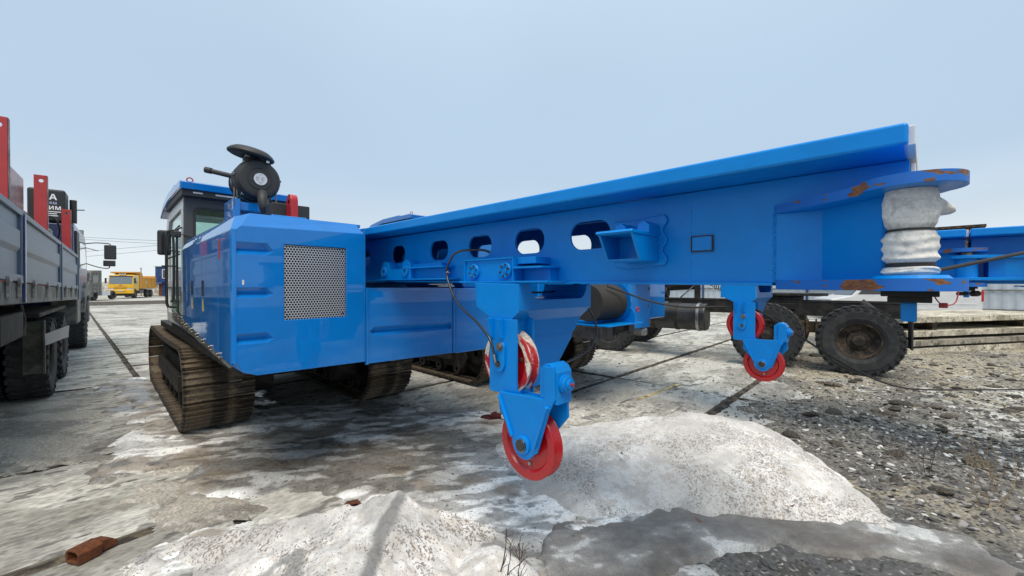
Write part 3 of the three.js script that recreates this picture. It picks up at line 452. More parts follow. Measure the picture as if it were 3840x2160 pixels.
// --- hanging sheave bracket ---
function sheaveBracket(rig, worn) {
  const b = sub(rig, 'sheave_bracket');
  const box = [[-2.14, 1.712], [-1.74, 1.704], [-1.74, 1.53], [-1.79, 1.488], [-1.985, 1.488], [-2.13, 1.555]];
  add(b, 'end_plate', prism('x', box, 1.79, 1.802, [], 0.003), mat.blue);
  const cut = [[1.80, 1.706], [1.90, 1.706], [1.91, 1.66], [1.945, 1.62], [1.99, 1.605], [2.43, 1.605], [2.47, 1.62], [2.495, 1.66], [2.505, 1.706], [2.56, 1.706], [2.56, 1.54], [1.80, 1.54]];
  add(b, 'tunnel_liner', prism('z', [[1.90, 1.703], [1.91, 1.66], [1.945, 1.62], [1.99, 1.605], [2.43, 1.605], [2.47, 1.62], [2.495, 1.66], [2.505, 1.703], [2.515, 1.703], [2.505, 1.655], [2.475, 1.61], [2.43, 1.595], [1.99, 1.595], [1.94, 1.61], [1.90, 1.655], [1.89, 1.703]], -2.128, -1.752), mat.blue);
  for (const z of [-1.752, -2.14]) add(b, 'side_plate', prism('z', cut, z, z + 0.012, [], 0.002), mat.blue);
  add(b, 'lower_panel', quads([[[1.803, 1.5395, -1.741], [1.803, 1.47, -1.80], [2.52, 1.47, -1.80], [2.559, 1.5395, -1.741]], [[1.803, 1.47, -1.80], [1.86, 1.36, -1.815], [2.45, 1.36, -1.815], [2.52, 1.47, -1.80]]]), mat.blue);
  add(b, 'bottom_panel', quads([[[1.803, 1.489, -1.985], [2.5, 1.489, -1.985], [2.5, 1.489, -1.79], [1.803, 1.489, -1.79]], [[1.803, 1.556, -2.13], [2.5, 1.556, -2.13], [2.5, 1.489, -1.985], [1.803, 1.489, -1.985]]]), mat.blue);
  add(b, 'taper_plate', prism('z', [[1.93, 1.40], [2.46, 1.40], [2.43, 1.315], [2.26, 1.13], [2.22, 1.03], [1.93, 1.03]], -1.845, -1.82, [], 0.003), mat.blue);
  add(b, 'taper_plate', prism('z', [[1.93, 1.49], [2.46, 1.49], [2.26, 1.13], [2.22, 1.03], [1.93, 1.03]], -2.02, -1.995, [], 0.003), mat.blue);
  add(b, 'cheek_plate', bx(1.78, 1.797, 1.022, 1.488, -1.985, -1.745, 0.003), mat.blue);
  add(b, 'cheek_plate', bx(1.93, 1.947, 1.022, 1.488, -1.985, -1.745, 0.003), mat.blue);
  add(b, 'bottom_bar', bx(1.797, 1.93, 1.022, 1.05, -1.975, -1.755, 0.003), mat.blue);
  for (const z of [-1.955, -1.865]) add(b, 'rib', prism('z', [[1.797, 1.489], [1.745, 1.489], [1.775, 1.37], [1.797, 1.36]].map(p => [p[0] - 0.017, p[1]]), z, z + 0.012, [], 0.002), mat.blue);
  sheave(b, 'sheave', [1.865, 1.215, -1.875], 0.205, 0.085, worn, 3, 0.2);
  const key = [[-1.925, 1.215], ...circ(-1.885, 1.205, 0.05, 14, Math.PI, Math.PI * 2), [-1.835, 1.30], ...circ(-1.868, 1.31, 0.033, 10, 0, Math.PI)];
  add(b, 'keeper_plate', prism('x', key, 1.762, 1.78, [], 0.003), mat.blue);
  add(b, 'bolt', cyl([1.782, 1.315, -1.868], [1.742, 1.315, -1.868], 0.019, 6), mat.galv); add(b, 'washer', cyl([1.782, 1.315, -1.868], [1.757, 1.315, -1.868], 0.028, 18), mat.galv);
  add(b, 'grease_nipple', [cyl([1.77, 1.205, -1.885], [1.74, 1.205, -1.885], 0.009, 8), cyl([1.765, 1.205, -1.885], [1.76, 1.205, -1.885], 0.022, 16)], mat.steel);
  // lower hanger with its own sheave
  const h = sub(rig, 'lower_hanger');
  const tri = [[-1.865, 1.04], [-1.50, 1.06], [-1.50, 1.245], [-1.43, 1.25], [-1.425, 1.07], [-1.47, 0.99], [-1.555, 0.74], ...circ(-1.66, 0.765, 0.088, 12, -0.3, -Math.PI + 0.15).slice(1), [-1.755, 0.80], [-1.865, 0.93]];
  const tri2 = [[-1.865, 1.03], [-1.43, 1.05], [-1.425, 0.95], [-1.50, 0.86], [-1.565, 0.72], ...circ(-1.66, 0.765, 0.088, 12, -0.3, -Math.PI + 0.15).slice(1), [-1.755, 0.80], [-1.865, 0.93]];
  add(h, 'cheek_plate', prism('x', tri, 1.752, 1.768, [], 0.003), mat.blue);
  add(h, 'cheek_plate', prism('x', tri2, 1.872, 1.888, [], 0.003), mat.blue);
  add(h, 'edge_rib', prism('x', [[-1.475, 1.03], [-1.462, 1.02], [-1.555, 0.77], [-1.572, 0.77]], 1.728, 1.754, [], 0.002), mat.blue); add(h, 'edge_rib', [prism('x', [[-1.865, 1.02], [-1.852, 1.02], [-1.74, 0.80], [-1.752, 0.79]], 1.735, 1.754, [], 0.002)], mat.blue);
  add(h, 'head_block', prism('x', [[-1.545, 1.03], [-1.42, 1.04], [-1.42, 1.215], [-1.44, 1.245], [-1.475, 1.262], [-1.51, 1.255], [-1.545, 1.225]], 1.768, 1.90, [], 0.004), mat.blue);
  const bs = add(h, 'pin_boss', lathe('z', [1.835, 1.15, -1.412], [[0.055, -0.01], [0.055, 0.008], [0.046, 0.01], [0.044, 0.022], [0.03, 0.024], [0.028, 0.04], [0, 0.04]], 28), mat.blue); add(bs, 'pin_tip', cyl([1.835, 1.15, -1.376], [1.835, 1.15, -1.36], 0.01, 8), mat.redFaded);
  add(h, 'bridge_bar', bx(1.768, 1.872, 1.0, 1.03, -1.86, -1.6, 0.003), mat.blue);
  sheave(h, 'sheave', [1.82, 0.765, -1.66], 0.213, 0.078, false, 3, 0.62);
  const pin = add(h, 'axle_boss', lathe('x', [1.75, 0.765, -1.66], [[0.055, 0.004], [0.055, -0.01], [0.042, -0.014], [0.038, -0.014]].reverse(), 28), mat.blue);
  add(pin, 'axle_end', lathe('x', [1.75, 0.765, -1.66], [[0, -0.03], [0.030, -0.03], [0.034, -0.026], [0.034, 0.0]].map(q => q), 24), mat.blackGloss); add(pin, 'snap_ring', lathe('x', [1.75, 0.765, -1.66], [[0.034, -0.014], [0.034, -0.024], [0.038, -0.024], [0.038, -0.014]], 24), mat.chrome);
  return b;
}
// --- crawler track ---
const SHOE = (() => { const w = 0.68, l = 0.172; return M(bx(-w / 2, w / 2, -0.022, 0, -l / 2, l / 2, 0), ...[-0.07, 0, 0.07].map(z => prism('x', [[z - 0.013, 0], [z + 0.013, 0], [z + 0.007, 0.026], [z - 0.007, 0.026]], -w / 2 + 0.005, w / 2 - 0.005)), ...[-0.16, 0.16].map(x => bx(x - 0.02, x + 0.02, -0.05, -0.02, -0.07, 0.07))); })();
function track(rig, x0, x1, zR, zF, dz = 0) {
  const t = sub(rig, 'track'), R = 0.47, cx = (x0 + x1) / 2, cy = R + 0.028, a = zR - R - 0.03, b = zF + R, Ls = a - b, per = 2 * Ls + 2 * Math.PI * R, n = Math.round(per / 0.186);
  const mats = [mat.trackSteel, mat.trackSteel2, mat.trackSteel3];
  for (let i = 0; i < n; i++) {
    let s = i / n * per, y, z, ang;
    if (s < Ls) { z = a - s; y = cy - R; ang = Math.PI; } else if ((s -= Ls) < Math.PI * R) { const f = s / R; z = b - R * Math.sin(f); y = cy - R * Math.cos(f); ang = Math.PI + f; } else if ((s -= Math.PI * R) < Ls) { z = b + s; y = cy + R - 0.03 * Math.sin(Math.PI * s / Ls); ang = 0; } else { s -= Ls; const f = s / R; z = a + R * Math.sin(f); y = cy + R * Math.cos(f); ang = f; }
    place(t, 'track_shoe', SHOE, mats[(i * 7 + (i * i) % 3) % 3], cx, y, z, ang, 0, 0);
  }
  add(t, 'track_frame', [prism('x', [[a - 0.25, 0.22], [a - 0.15, 0.4], [a - 0.25, 0.72], [b + 0.25, 0.72], [b + 0.15, 0.4], [b + 0.25, 0.22]], cx - 0.2, cx + 0.2, [], 0.02), bx(x0 + 0.06, x0 + 0.12, 0.35, 0.55, b + 0.5, a - 0.5, 0.01)], mat.frameDark);
  for (const z of [a, b]) add(t, z === a ? 'sprocket' : 'idler_wheel', [lathe('x', [cx, cy, z], [[0.05, -0.1], [0.2, -0.1], [0.22, -0.06], [0.36, -0.06], [0.4, -0.03], [0.4, 0.03], [0.36, 0.06], [0.22, 0.06], [0.2, 0.1], [0.05, 0.1]], 28), ...(z === a ? Array.from({ length: 17 }, (_, k) => rotG(bx(cx - 0.03, cx + 0.03, cy + 0.38, cy + 0.44, z - 0.025, z + 0.025), k / 17 * Math.PI * 2, 0, 0, [cx, cy, z])) : [])], mat.frameDark);
  for (let k = 0; k < 6; k++) add(t, 'roller', lathe('x', [cx, 0.2, mix(a - 0.4, b + 0.4, k / 5)], [[0.03, -0.22], [0.1, -0.22], [0.1, -0.15], [0.13, -0.13], [0.13, 0.13], [0.1, 0.15], [0.1, 0.22], [0.03, 0.22]], 14), mat.frameDark);
  return t;
}
mat.trackSteel2 = mat.trackSteel.clone(); mat.trackSteel2.color = lin(1.0, 0.9, 0.78); mat.trackSteel3 = mat.trackSteel.clone(); mat.trackSteel3.color = lin(0.78, 0.66, 0.54);
// --- operator's cab ---
function cab(rig) {
  const c = sub(rig, 'cab'), x0 = 0.69, x1 = 1.72, zr = -5.97, zf = -7.75;
  add(c, 'rear_wall', prism('z', rrect(x0, x1, 1.2, 2.72, 0.05), zr - 0.05, zr, [rrect(0.79, 1.58, 1.9, 2.585, 0.06)], 0.008), mat.charcoal);
  add(c, 'rear_window', bx(0.78, 1.59, 1.89, 2.595, zr - 0.033, zr - 0.027), mat.glass);
  add(c, 'window_seal', prism('z', rrect(0.775, 1.595, 1.885, 2.60, 0.07), zr - 0.002, zr + 0.012, [rrect(0.80, 1.57, 1.91, 2.575, 0.05)], 0.003), mat.black);
  const door = [[zr - 0.05, 1.2], [zr - 0.05, 2.72], [zf + 0.25, 2.68], [zf + 0.02, 2.4], [zf, 1.6], [zf + 0.15, 1.2]];
  add(c, 'side_door', prism('x', door, x0, x0 + 0.045, [[[zr - 0.22, 1.75], [zr - 0.22, 2.60], [zf + 0.42, 2.57], [zf + 0.18, 2.35], [zf + 0.16, 1.75]], [[zr - 0.22, 1.32], [zr - 0.22, 1.68], [zf + 0.16, 1.68], [zf + 0.24, 1.32]]], 0.006), mat.white);
  add(c, 'side_window', prism('x', [[zr - 0.2, 1.3], [zr - 0.2, 2.62], [zf + 0.4, 2.58], [zf + 0.16, 2.36], [zf + 0.15, 1.3]], x0 + 0.02, x0 + 0.026), mat.glass);
  add(c, 'side_wall', prism('x', door, x1 - 0.045, x1, [[[zr - 0.22, 1.75], [zr - 0.22, 2.60], [zf + 0.42, 2.57], [zf + 0.18, 2.35], [zf + 0.16, 1.75]]], 0.006), mat.charcoal);
  add(c, 'side_window', prism('x', [[zr - 0.2, 1.73], [zr - 0.2, 2.62], [zf + 0.4, 2.58], [zf + 0.16, 2.36], [zf + 0.15, 1.73]], x1 - 0.026, x1 - 0.02), mat.glass);
  add(c, 'windscreen', quads([[[x0 + 0.05, 1.3, zf + 0.03], [x1 - 0.05, 1.3, zf + 0.03], [x1 - 0.05, 2.4, zf + 0.03], [x0 + 0.05, 2.4, zf + 0.03]], [[x0 + 0.05, 2.4, zf + 0.03], [x1 - 0.05, 2.4, zf + 0.03], [x1 - 0.05, 2.68, zf + 0.27], [x0 + 0.05, 2.68, zf + 0.27]]]), mat.glass);
  add(c, 'floor_pan', bx(x0 + 0.05, x1 - 0.05, 1.12, 1.22, zf + 0.1, zr - 0.05), mat.charcoal);
  add(c, 'seat', [bx(0.98, 1.46, 1.5, 1.64, -7.0, -6.5, 0.05), rotG(bx(0.98, 1.46, 1.62, 2.25, -6.56, -6.44, 0.05), 0.12, 0, 0, [1.2, 1.6, -6.5]), bx(1.08, 1.36, 2.24, 2.44, -6.42, -6.34, 0.04), bx(1.05, 1.4, 1.2, 1.5, -6.9, -6.6)], mat.black);
  add(c, 'console', [bx(0.8, 0.95, 1.3, 1.85, -7.0, -6.5, 0.03), bx(1.5, 1.65, 1.3, 1.85, -7.0, -6.5, 0.03), cyl([0.88, 1.85, -6.9], [0.88, 2.05, -6.93], 0.02, 8)], mat.black);
  const prof = [[-5.83, 2.775], [-5.82, 2.845], [-5.9, 2.872], [-6.28, 2.872], [-6.33, 2.892], [-7.0, 2.885], [-7.55, 2.82], [-7.85, 2.70], [-7.87, 2.66], [-7.5, 2.74], [-7.0, 2.785]];
  add(c, 'roof', prism('x', prof, 0.64, 1.78, [], 0.012), mat.gloss);
  add(c, 'roof_liner', [bx(0.66, 1.75, 2.70, 2.78, -7.4, -5.86, 0.01)], mat.black);
  for (const [a, b] of [[0.76, 0.85], [0.97, 1.17], [1.27, 1.34]]) add(c, 'roof_slot', bx(a, b, 2.735, 2.752, -5.862, -5.853), mat.lampWhite);
  add(c, 'lifting_eye', (() => { const g = new THREE.TorusGeometry(0.028, 0.007, 8, 20); g.translate(0.75, 2.905, -6.0); return fin(g); })(), mat.redFaded);
  add(c, 'handrail', [tube([[0.66, 1.44, -6.30], [0.58, 1.44, -6.30], [0.565, 1.5, -6.30], [0.565, 2.28, -6.30], [0.58, 2.34, -6.30], [0.67, 2.34, -6.30]], 0.014, 40, 8, 0.1)], mat.blackGloss);
  add(c, 'handrail', [tube([[0.68, 1.35, -5.98], [0.635, 1.4, -6.0], [0.635, 2.3, -6.04], [0.68, 2.36, -6.05]], 0.012, 30, 8, 0.2)], mat.blackGloss);
  add(c, 'grab_bar', [tube([[0.6, 1.5, -6.22], [0.62, 1.6, -6.2], [0.62, 2.2, -6.2], [0.6, 2.3, -6.22]], 0.013, 24, 8), ], mat.blackGloss); add(c, 'rail_bracket', tube([[0.66, 1.92, -6.3], [0.52, 1.92, -6.3]], 0.009, 4, 6), mat.blackGloss); add(c, 'rail_bracket', tube([[0.66, 2.05, -6.1], [0.56, 2.0, -6.3]], 0.009, 4, 6), mat.blackGloss);
  const mir = add(c, 'mirror', [bx(0.5, 0.63, 2.06, 2.36, -6.55, -6.49, 0.025)], mat.black); add(mir, 'mirror_glass', bx(0.512, 0.618, 2.08, 2.34, -6.492, -6.486), mat.mirror);
  add(c, 'mirror_arm', cyl([0.6, 2.28, -6.5], [0.7, 2.42, -6.4], 0.009, 8), mat.black); add(c, 'mirror_arm', cyl([0.6, 2.12, -6.5], [0.7, 2.1, -6.4], 0.009, 8), mat.black);
  add(c, 'work_lamp', [bx(0.6, 0.67, 2.24, 2.31, -6.06, -5.99, 0.015), cyl([0.66, 2.27, -5.97], [0.86, 2.25, -5.93], 0.006, 6)], mat.black);
  for (let i = 0; i < 9; i++) add(c, 'louvre', bx(0.652, 0.665, 1.36 + i * 0.03, 1.378 + i * 0.03, -5.965, -5.9), mat.galv);
  return c;
}
// ---------- assembling the near rig ----------
const rig1 = thing('piling_rig', 'large glossy blue crawler piling rig in front with its leader folded backwards', 'piling rig', { rot: R45, base: [2.0, 0, -7.5], group: 'blue crawler piling rigs' });
track(rig1, 0.63, 1.31, -5.6, -9.9); track(rig1, 2.66, 3.34, -5.45, -9.75);
function undercarriage(rig) {
  const u = sub(rig, 'undercarriage');
  add(u, 'car_body', [bx(1.15, 2.8, 0.42, 0.9, -8.9, -6.5, 0.03), bx(1.1, 2.85, 0.5, 0.75, -8.4, -7.0, 0.03)], mat.frameDark);
  add(u, 'slewing_ring', lathe('y', [1.98, 0.97, -7.7], [[0.5, -0.08], [0.72, -0.08], [0.72, 0.08], [0.5, 0.08]], 40), mat.frameDark);
  for (const [x, z] of [[1.45, -6.1], [2.5, -6.0]]) add(u, 'drive_motor', lathe('x', [x, 0.5, z], [[0, -0.14], [0.17, -0.14], [0.17, 0.14], [0, 0.14]], 20), mat.frameDark);
}
undercarriage(rig1);
function coverPanels(rig) {
  const c = sub(rig, 'engine_cover'), F = -3.5, xl = 0.70, xr = 1.655;
  const G = [[1.924, 2.008, 1.952], [1.606, 1.678, 1.632], [1.268, 1.34, 1.294]];
  const out = [[xr, 1.02], [xr, 2.15], [xl + 0.03, 2.13], [xl, 2.10]];
  for (const [y0, y1, yv] of G) out.push([xl, y1], [0.895, y1], [0.938, yv], [0.895, y0], [xl, y0]);
  out.push([xl, 1.14], [0.74, 1.06], [0.83, 1.027]);
  const gr = [1.013, 1.498, 1.427, 2.012];
  const rear = add(c, 'rear_panel', prism('z', out, F - 0.03, F, [[[gr[0], gr[2]], [gr[1], gr[2]], [gr[1], gr[3]], [gr[0], gr[3]]]], 0.004), mat.gloss);
  for (const [y0, y1, yv] of G) add(rear, 'pressed_groove', vGroove(F - 0.001, [xl, 0.895, 0.938, y0, y1, yv], 0.034), mat.gloss);
  // perforated radiator grille: honeycomb of hexagonal holes
  const pos = [], pitch = 0.0218, Ro = pitch / Math.sqrt(3), Ri = Ro * 0.79, zf = F - 0.012, zb = F - 0.016;
  let row = 0;
  for (let y = gr[2] + 0.004; y < gr[3] + 0.004; y += Ro * 1.5, row++) for (let x = gr[0] + (row % 2) * pitch / 2; x < gr[1] + 0.004; x += pitch) {
    for (let k = 0; k < 6; k++) {
      const a = Math.PI / 6 + k * Math.PI / 3, b = a + Math.PI / 3; const P = (r, t, z) => [clamp(x + r * Math.cos(t), gr[0] - 0.002, gr[1] + 0.002), clamp(y + r * Math.sin(t), gr[2] - 0.002, gr[3] + 0.002), z];
      pos.push([P(Ri, a, zf), P(Ro, a, zf), P(Ro, b, zf), P(Ri, b, zf)], [P(Ri, a, zb), P(Ri, a, zf), P(Ri, b, zf), P(Ri, b, zb)]);
    }
  }
  const gm = add(rear, 'radiator_grille', quads(pos), mat.grille, 'bare steel perforated radiator grille');
  add(c, 'radiator_core', bx(gr[0] - 0.03, gr[1] + 0.03, gr[2] - 0.03, gr[3] + 0.03, F - 0.14, F - 0.06), mat.void);
  for (const [x, y] of [[1.04, 1.98], [1.47, 1.98], [1.04, 1.46], [1.47, 1.46]]) add(rear, 'grille_bolt', cyl([x, y, F - 0.014], [x, y, F - 0.006], 0.007, 8), mat.chrome);
  // rounded corner, bevels, top
  const arc = [], arcB = []; for (let i = 0; i <= 5; i++) { const a = i / 5 * Math.PI / 2; arc.push([0.70 - 0.03 * Math.cos(Math.PI / 2 - a), F - 0.03 + 0.03 * Math.sin(Math.PI / 2 - a)]); }
  add(c, 'corner_post', prism('y', [...arc, [0.70, F - 0.03]].map(p => p), 1.135, 2.10, [], 0), mat.gloss);
  const yT = 2.235; // sloping bevels up to the flat top
  add(c, 'top_bevel', quads([[[0.70, 2.099, F], [0.73, 2.129, F - 0.0005], [0.80, yT, F - 0.07], [0.745, yT - 0.02, F - 0.11]], [[0.73, 2.129, F - 0.001], [xr, 2.149, F - 0.001], [xr - 0.05, yT, F - 0.07], [0.80, yT, F - 0.07]], [[0.67, 2.095, F - 0.03], [0.70, 2.099, F], [0.745, yT - 0.02, F - 0.11], [0.72, yT - 0.025, F - 0.14]], [[0.665, 2.095, -5.9], [0.67, 2.095, F - 0.03], [0.72, yT - 0.025, F - 0.14], [0.72, yT - 0.025, -5.9]], [[0.72, yT - 0.025, -5.9], [0.72, yT - 0.025, F - 0.14], [0.745, yT - 0.02, F - 0.11], [0.80, yT, F - 0.07], [0.80, yT, -5.9]].slice(0, 4), [[0.72, yT - 0.025, -5.9], [0.80, yT, F - 0.07], [0.80, yT, -5.9]], [[xr, 2.15, F], [xr + 0.02, 2.12, F - 0.03], [xr, yT - 0.03, F - 0.1], [xr - 0.05, yT, F - 0.07]]]), mat.gloss);
  add(c, 'top_panel', bx(0.79, xr, yT - 0.03, yT - 0.001, -5.9, F - 0.069, 0.004), mat.gloss);
  add(c, 'inner_panel', bx(xr, xr + 0.018, 1.02, 2.2, -5.9, F - 0.004, 0.006), mat.gloss);
  add(c, 'raised_lid', bx(0.98, 1.25, yT, yT + 0.03, -4.2, -3.7, 0.01), mat.gloss);
  // side doors
  const doors = [[-3.955, -3.53], [-4.692, -3.962], [-5.278, -4.699], [-5.90, -5.285]];
  doors.forEach(([a, b], k) => {
    const yb = z => 1.115 + (-3.6 - z) * 0.085;
    const d = add(c, k ? 'side_door' : 'side_panel', prism('x', [[a, yb(a)], [a, 2.094], [b, 2.094], [b, k ? yb(b) : 1.12]], 0.668, 0.70, [], 0.005), mat.gloss);
    if (k === 1 || k === 2) { const z = k === 1 ? -4.62 : -5.22; add(d, 'latch', [bx(0.661, 0.669, 1.60, 1.74, z - 0.04, z + 0.025, 0.003), bx(0.657, 0.662, 1.66, 1.69, z - 0.02, z + 0.01)], mat.black); add(d, 'warning_label', bx(0.6655, 0.6685, 1.46, 1.575, z - 0.035, z + 0.025), mat.yellowSticker); }
    if (k === 0) add(d, 'warning_label', bx(0.6655, 0.6685, 1.90, 2.06, -3.93, -3.885), mat.red);
  });
  add(c, 'corner_panel', quads([[[0.70, 1.14, F], [0.74, 1.06, F], [0.74, 1.06, F - 0.3], [0.67, 1.12, F - 0.06]].reverse()]), mat.gloss);
  const sill = add(c, 'sill_skirt', [prism('x', [[-3.56, 1.10], [-3.6, 1.09], [-6.9, 1.26], [-6.9, 1.385], [-3.56, 1.112]], 0.672, 0.69, [], 0.003)], mat.charcoalSkirt);
  for (let k = 0; k < 9; k++) { const z = -3.9 - k * 0.34, y = 1.11 + (-3.6 - z) * 0.068; for (const [dy, dz] of [[0, 0], [0.03, 0], [0.015, -0.09]]) add(sill, 'bolt', bolt(0.672, y + dy, z + dz, 'X', 0.013, 0.016), mat.steel); }
  add(c, 'paint_chip', [quads([[[0.735, 1.70, F + 0.001], [0.748, 1.70, F + 0.001], [0.748, 1.735, F + 0.001], [0.735, 1.735, F + 0.001]]])], mat.white, 'pale paint chip on the rear panel');
  return c;
}
mat.grille = St({ color: lin(0.82, 0.83, 0.84), roughness: 0.42, metalness: 0.75, side: THREE.DoubleSide });
mat.charcoalSkirt = St({ map: grime, color: lin(0.35, 0.35, 0.34), roughness: 0.45, metalness: 0.4 });
coverPanels(rig1);
{ // lower rear hatch below the leader, flat panel beyond it, and the right-hand cover
  const F = -3.5, h = sub(rig1, 'rear_hatch');
  const p = add(h, 'hatch_panel', prism('z', [[1.70, 0.995], [2.63, 0.985], [2.63, 1.668], [1.70, 1.672]], F - 0.04, F - 0.012, [[[1.712, 1.282], [1.755, 1.318], [2.615, 1.31], [2.615, 1.235], [1.755, 1.245]]], 0.004), mat.gloss);
  add(p, 'pressed_groove', quads([[[1.755, 1.318, F - 0.014], [1.755, 1.27, F - 0.05], [2.615, 1.262, F - 0.05], [2.615, 1.31, F - 0.014]], [[1.755, 1.27, F - 0.05], [1.755, 1.245, F - 0.014], [2.615, 1.235, F - 0.014], [2.615, 1.262, F - 0.05]], [[1.712, 1.282, F - 0.014], [1.755, 1.27, F - 0.05], [1.755, 1.318, F - 0.014]], [[1.712, 1.282, F - 0.014], [1.755, 1.245, F - 0.014], [1.755, 1.27, F - 0.05]]]), mat.gloss);
  add(h, 'hatch_frame', [prism('z', [[1.677, 0.99], [1.70, 0.99], [1.752, 1.05], [1.752, 1.62], [1.70, 1.674], [1.677, 1.674]].slice(0, 2).concat([[1.70, 1.674], [1.677, 1.674]]), F - 0.04, F - 0.002, [], 0.003), bx(2.632, 2.66, 0.985, 1.668, F - 0.04, F, 0.003), quads([[[1.70, 1.673, F - 0.004], [1.74, 1.645, F - 0.0115], [2.6, 1.642, F - 0.0115], [2.63, 1.669, F - 0.004]].reverse()])], mat.gloss);
  add(h, 'name_strip', [bx(2.35, 2.62, 1.70, 1.712, F - 0.05, F + 0.0, 0.002), bx(2.45, 2.64, 1.682, 1.694, F - 0.03, F + 0.004, 0.002)], mat.white);
  add(rig1, 'rear_panel', [bx(2.664, 3.62, 0.975, 1.665, F - 0.06, F - 0.004, 0.01), bx(2.664, 2.9, 1.60, 1.663, F - 0.03, F, 0.01)], mat.gloss);
  add(rig1, 'right_cover', [bx(2.8, 3.62, 1.66, 2.2, -5.9, F - 0.05, 0.03)], mat.gloss);
  add(rig1, 'deck_frame', [bx(0.72, 3.6, 1.03, 1.12, -8.9, F - 0.06, 0.01), bx(1.7, 2.75, 1.12, 1.6, -8.5, F - 0.3, 0.01)], mat.frameDark);
  add(rig1, 'support_cradle', [bx(1.85, 2.55, 1.6, 1.72, -4.6, -4.3, 0.01), bx(1.85, 2.55, 1.6, 1.74, -7.0, -6.6, 0.01)], mat.blue);
}
cab(rig1);
{ // air cleaner on the roof of the cover
  const a = sub(rig1, 'air_cleaner'), c = [1.12, 2.735, -4.8], ax = -0.0;
  const pr = [[0, 0.205], [0.06, 0.205], [0.062, 0.2], [0.108, 0.2], [0.11, 0.196], [0.16, 0.196], [0.178, 0.188], [0.190, 0.165], [0.193, 0.12], [0.2, 0.115], [0.2, 0.10], [0.192, 0.095], [0.19, 0.0], [0.197, -0.004], [0.197, -0.02], [0.186, -0.025], [0.182, -0.2], [0.16, -0.23], [0, -0.23]].reverse();
  add(a, 'drum', lathe('z', c, pr, 56), mat.black);
  add(a, 'label', (() => { const g = new THREE.CircleGeometry(0.058, 32); g.translate(c[0] + 0.004, c[1] - 0.004, c[2] + 0.2065); g.userData.own = true; return fin(g, true); })(), mat.filterLabel, 'round white label with small print');
  add(a, 'ring_seam', [lathe('z', c, [[0.098, 0.2012], [0.1, 0.2032], [0.102, 0.2012]], 40), ...[0, 1, 2, 3].map(k => rotG(bx(c[0] - 0.002, c[0] + 0.002, c[1] + 0.062, c[1] + 0.099, c[2] + 0.2, c[2] + 0.202), 0, 0, k * 1.57 + 0.35, c))], mat.blackGloss);
  for (const t of [2.2, 3.0, 4.0, 5.3, 0.1, 1.0]) { const x = c[0] + 0.197 * Math.cos(t), y = c[1] + 0.197 * Math.sin(t); add(a, 'clamp', [tube([[x, y, c[2] + 0.15], [x + 0.014 * Math.cos(t), y + 0.014 * Math.sin(t), c[2] + 0.11], [x, y, c[2] + 0.06]], 0.005, 10, 6), bx(x - 0.012, x + 0.012, y - 0.012, y + 0.012, c[2] + 0.095, c[2] + 0.125, 0.003)], mat.chrome); }
  for (const z of [-0.06, -0.16]) add(a, 'band', lathe('z', [c[0], c[1], c[2] + z], [[0.186, -0.012], [0.191, -0.012], [0.191, 0.012], [0.186, 0.012]], 40), mat.blackGloss);
  const cap = lathe('y', [0, 0, 0], [[0.02, -0.1], [0.06, -0.1], [0.06, -0.02], [0.18, -0.03], [0.2, -0.02], [0.205, -0.008], [0.2, 0.004], [0.19, 0.01], [0.186, 0.02], [0.15, 0.045], [0.08, 0.06], [0, 0.063]], 48); rotG(cap, 0.1, 0, -0.16); cap.translate(1.075, 2.985, -4.72);
  add(a, 'rain_cap', cap, mat.black);
  add(a, 'inlet_neck', [cyl([1.1, 2.88, -4.82], [1.08, 2.98, -4.78], 0.07, 20)], mat.black); add(a, 'hose_clip', [bx(1.0, 1.04, 2.93, 2.955, -4.65, -4.6, 0.003), bx(1.17, 1.2, 2.895, 2.92, -4.62, -4.58, 0.003)], mat.chrome);
  add(a, 'outlet_pipe', [cyl([0.99, 2.78, -4.9], [0.76, 2.84, -5.05], 0.024, 14), cyl([0.8, 2.83, -5.02], [0.755, 2.841, -5.053], 0.03, 14)], mat.black);
  add(a, 'hose', tube([[1.13, 2.59, -4.56], [1.115, 2.53, -4.5], [1.12, 2.45, -4.48], [1.15, 2.38, -4.5], [1.16, 2.22, -4.5]], 0.042, 24, 14), mat.black);
  add(a, 'stand', [bx(0.9, 0.96, 2.2, 2.52, -5.0, -4.62, 0.006), bx(0.9, 1.3, 2.42, 2.5, -5.0, -4.66, 0.006), bx(1.24, 1.3, 2.2, 2.48, -5.0, -4.66, 0.006)], mat.gloss);
  for (const [x, z] of [[0.91, -4.62], [0.95, -4.7], [1.2, -4.64], [1.27, -4.64], [1.29, -4.7]]) add(a, 'stud', cyl([x, 2.45, z], [x, 2.62, z], 0.006, 6), mat.steel);
}
add(rig1, 'battery_box', [bx(1.12, 1.45, 2.22, 2.455, -4.42, -4.22, 0.008)], mat.black); add(rig1, 'filler_cap', cyl([1.34, 2.45, -4.3], [1.34, 2.485, -4.3], 0.024, 18), mat.galv);
add(rig1, 'lifting_lug', prism('x', [[-4.20, 2.22], [-4.06, 2.22], [-4.06, 2.46], ...circ(-4.13, 2.46, 0.07, 14, 0, Math.PI), [-4.20, 2.46]], 1.235, 1.295, [circ(-4.13, 2.455, 0.032, 16)], 0.004), mat.red);
{ // horn and lamp beyond the cover
  add(rig1, 'roller_fairlead', [lathe('z', [1.86, 2.26, -4.9], [[0, 0.06], [0.04, 0.06], [0.04, 0.05], [0.06, 0.05], [0.06, -0.3], [0, -0.3]], 20)], mat.gloss);
}
mast(rig1); sheaveBracket(rig1, true);
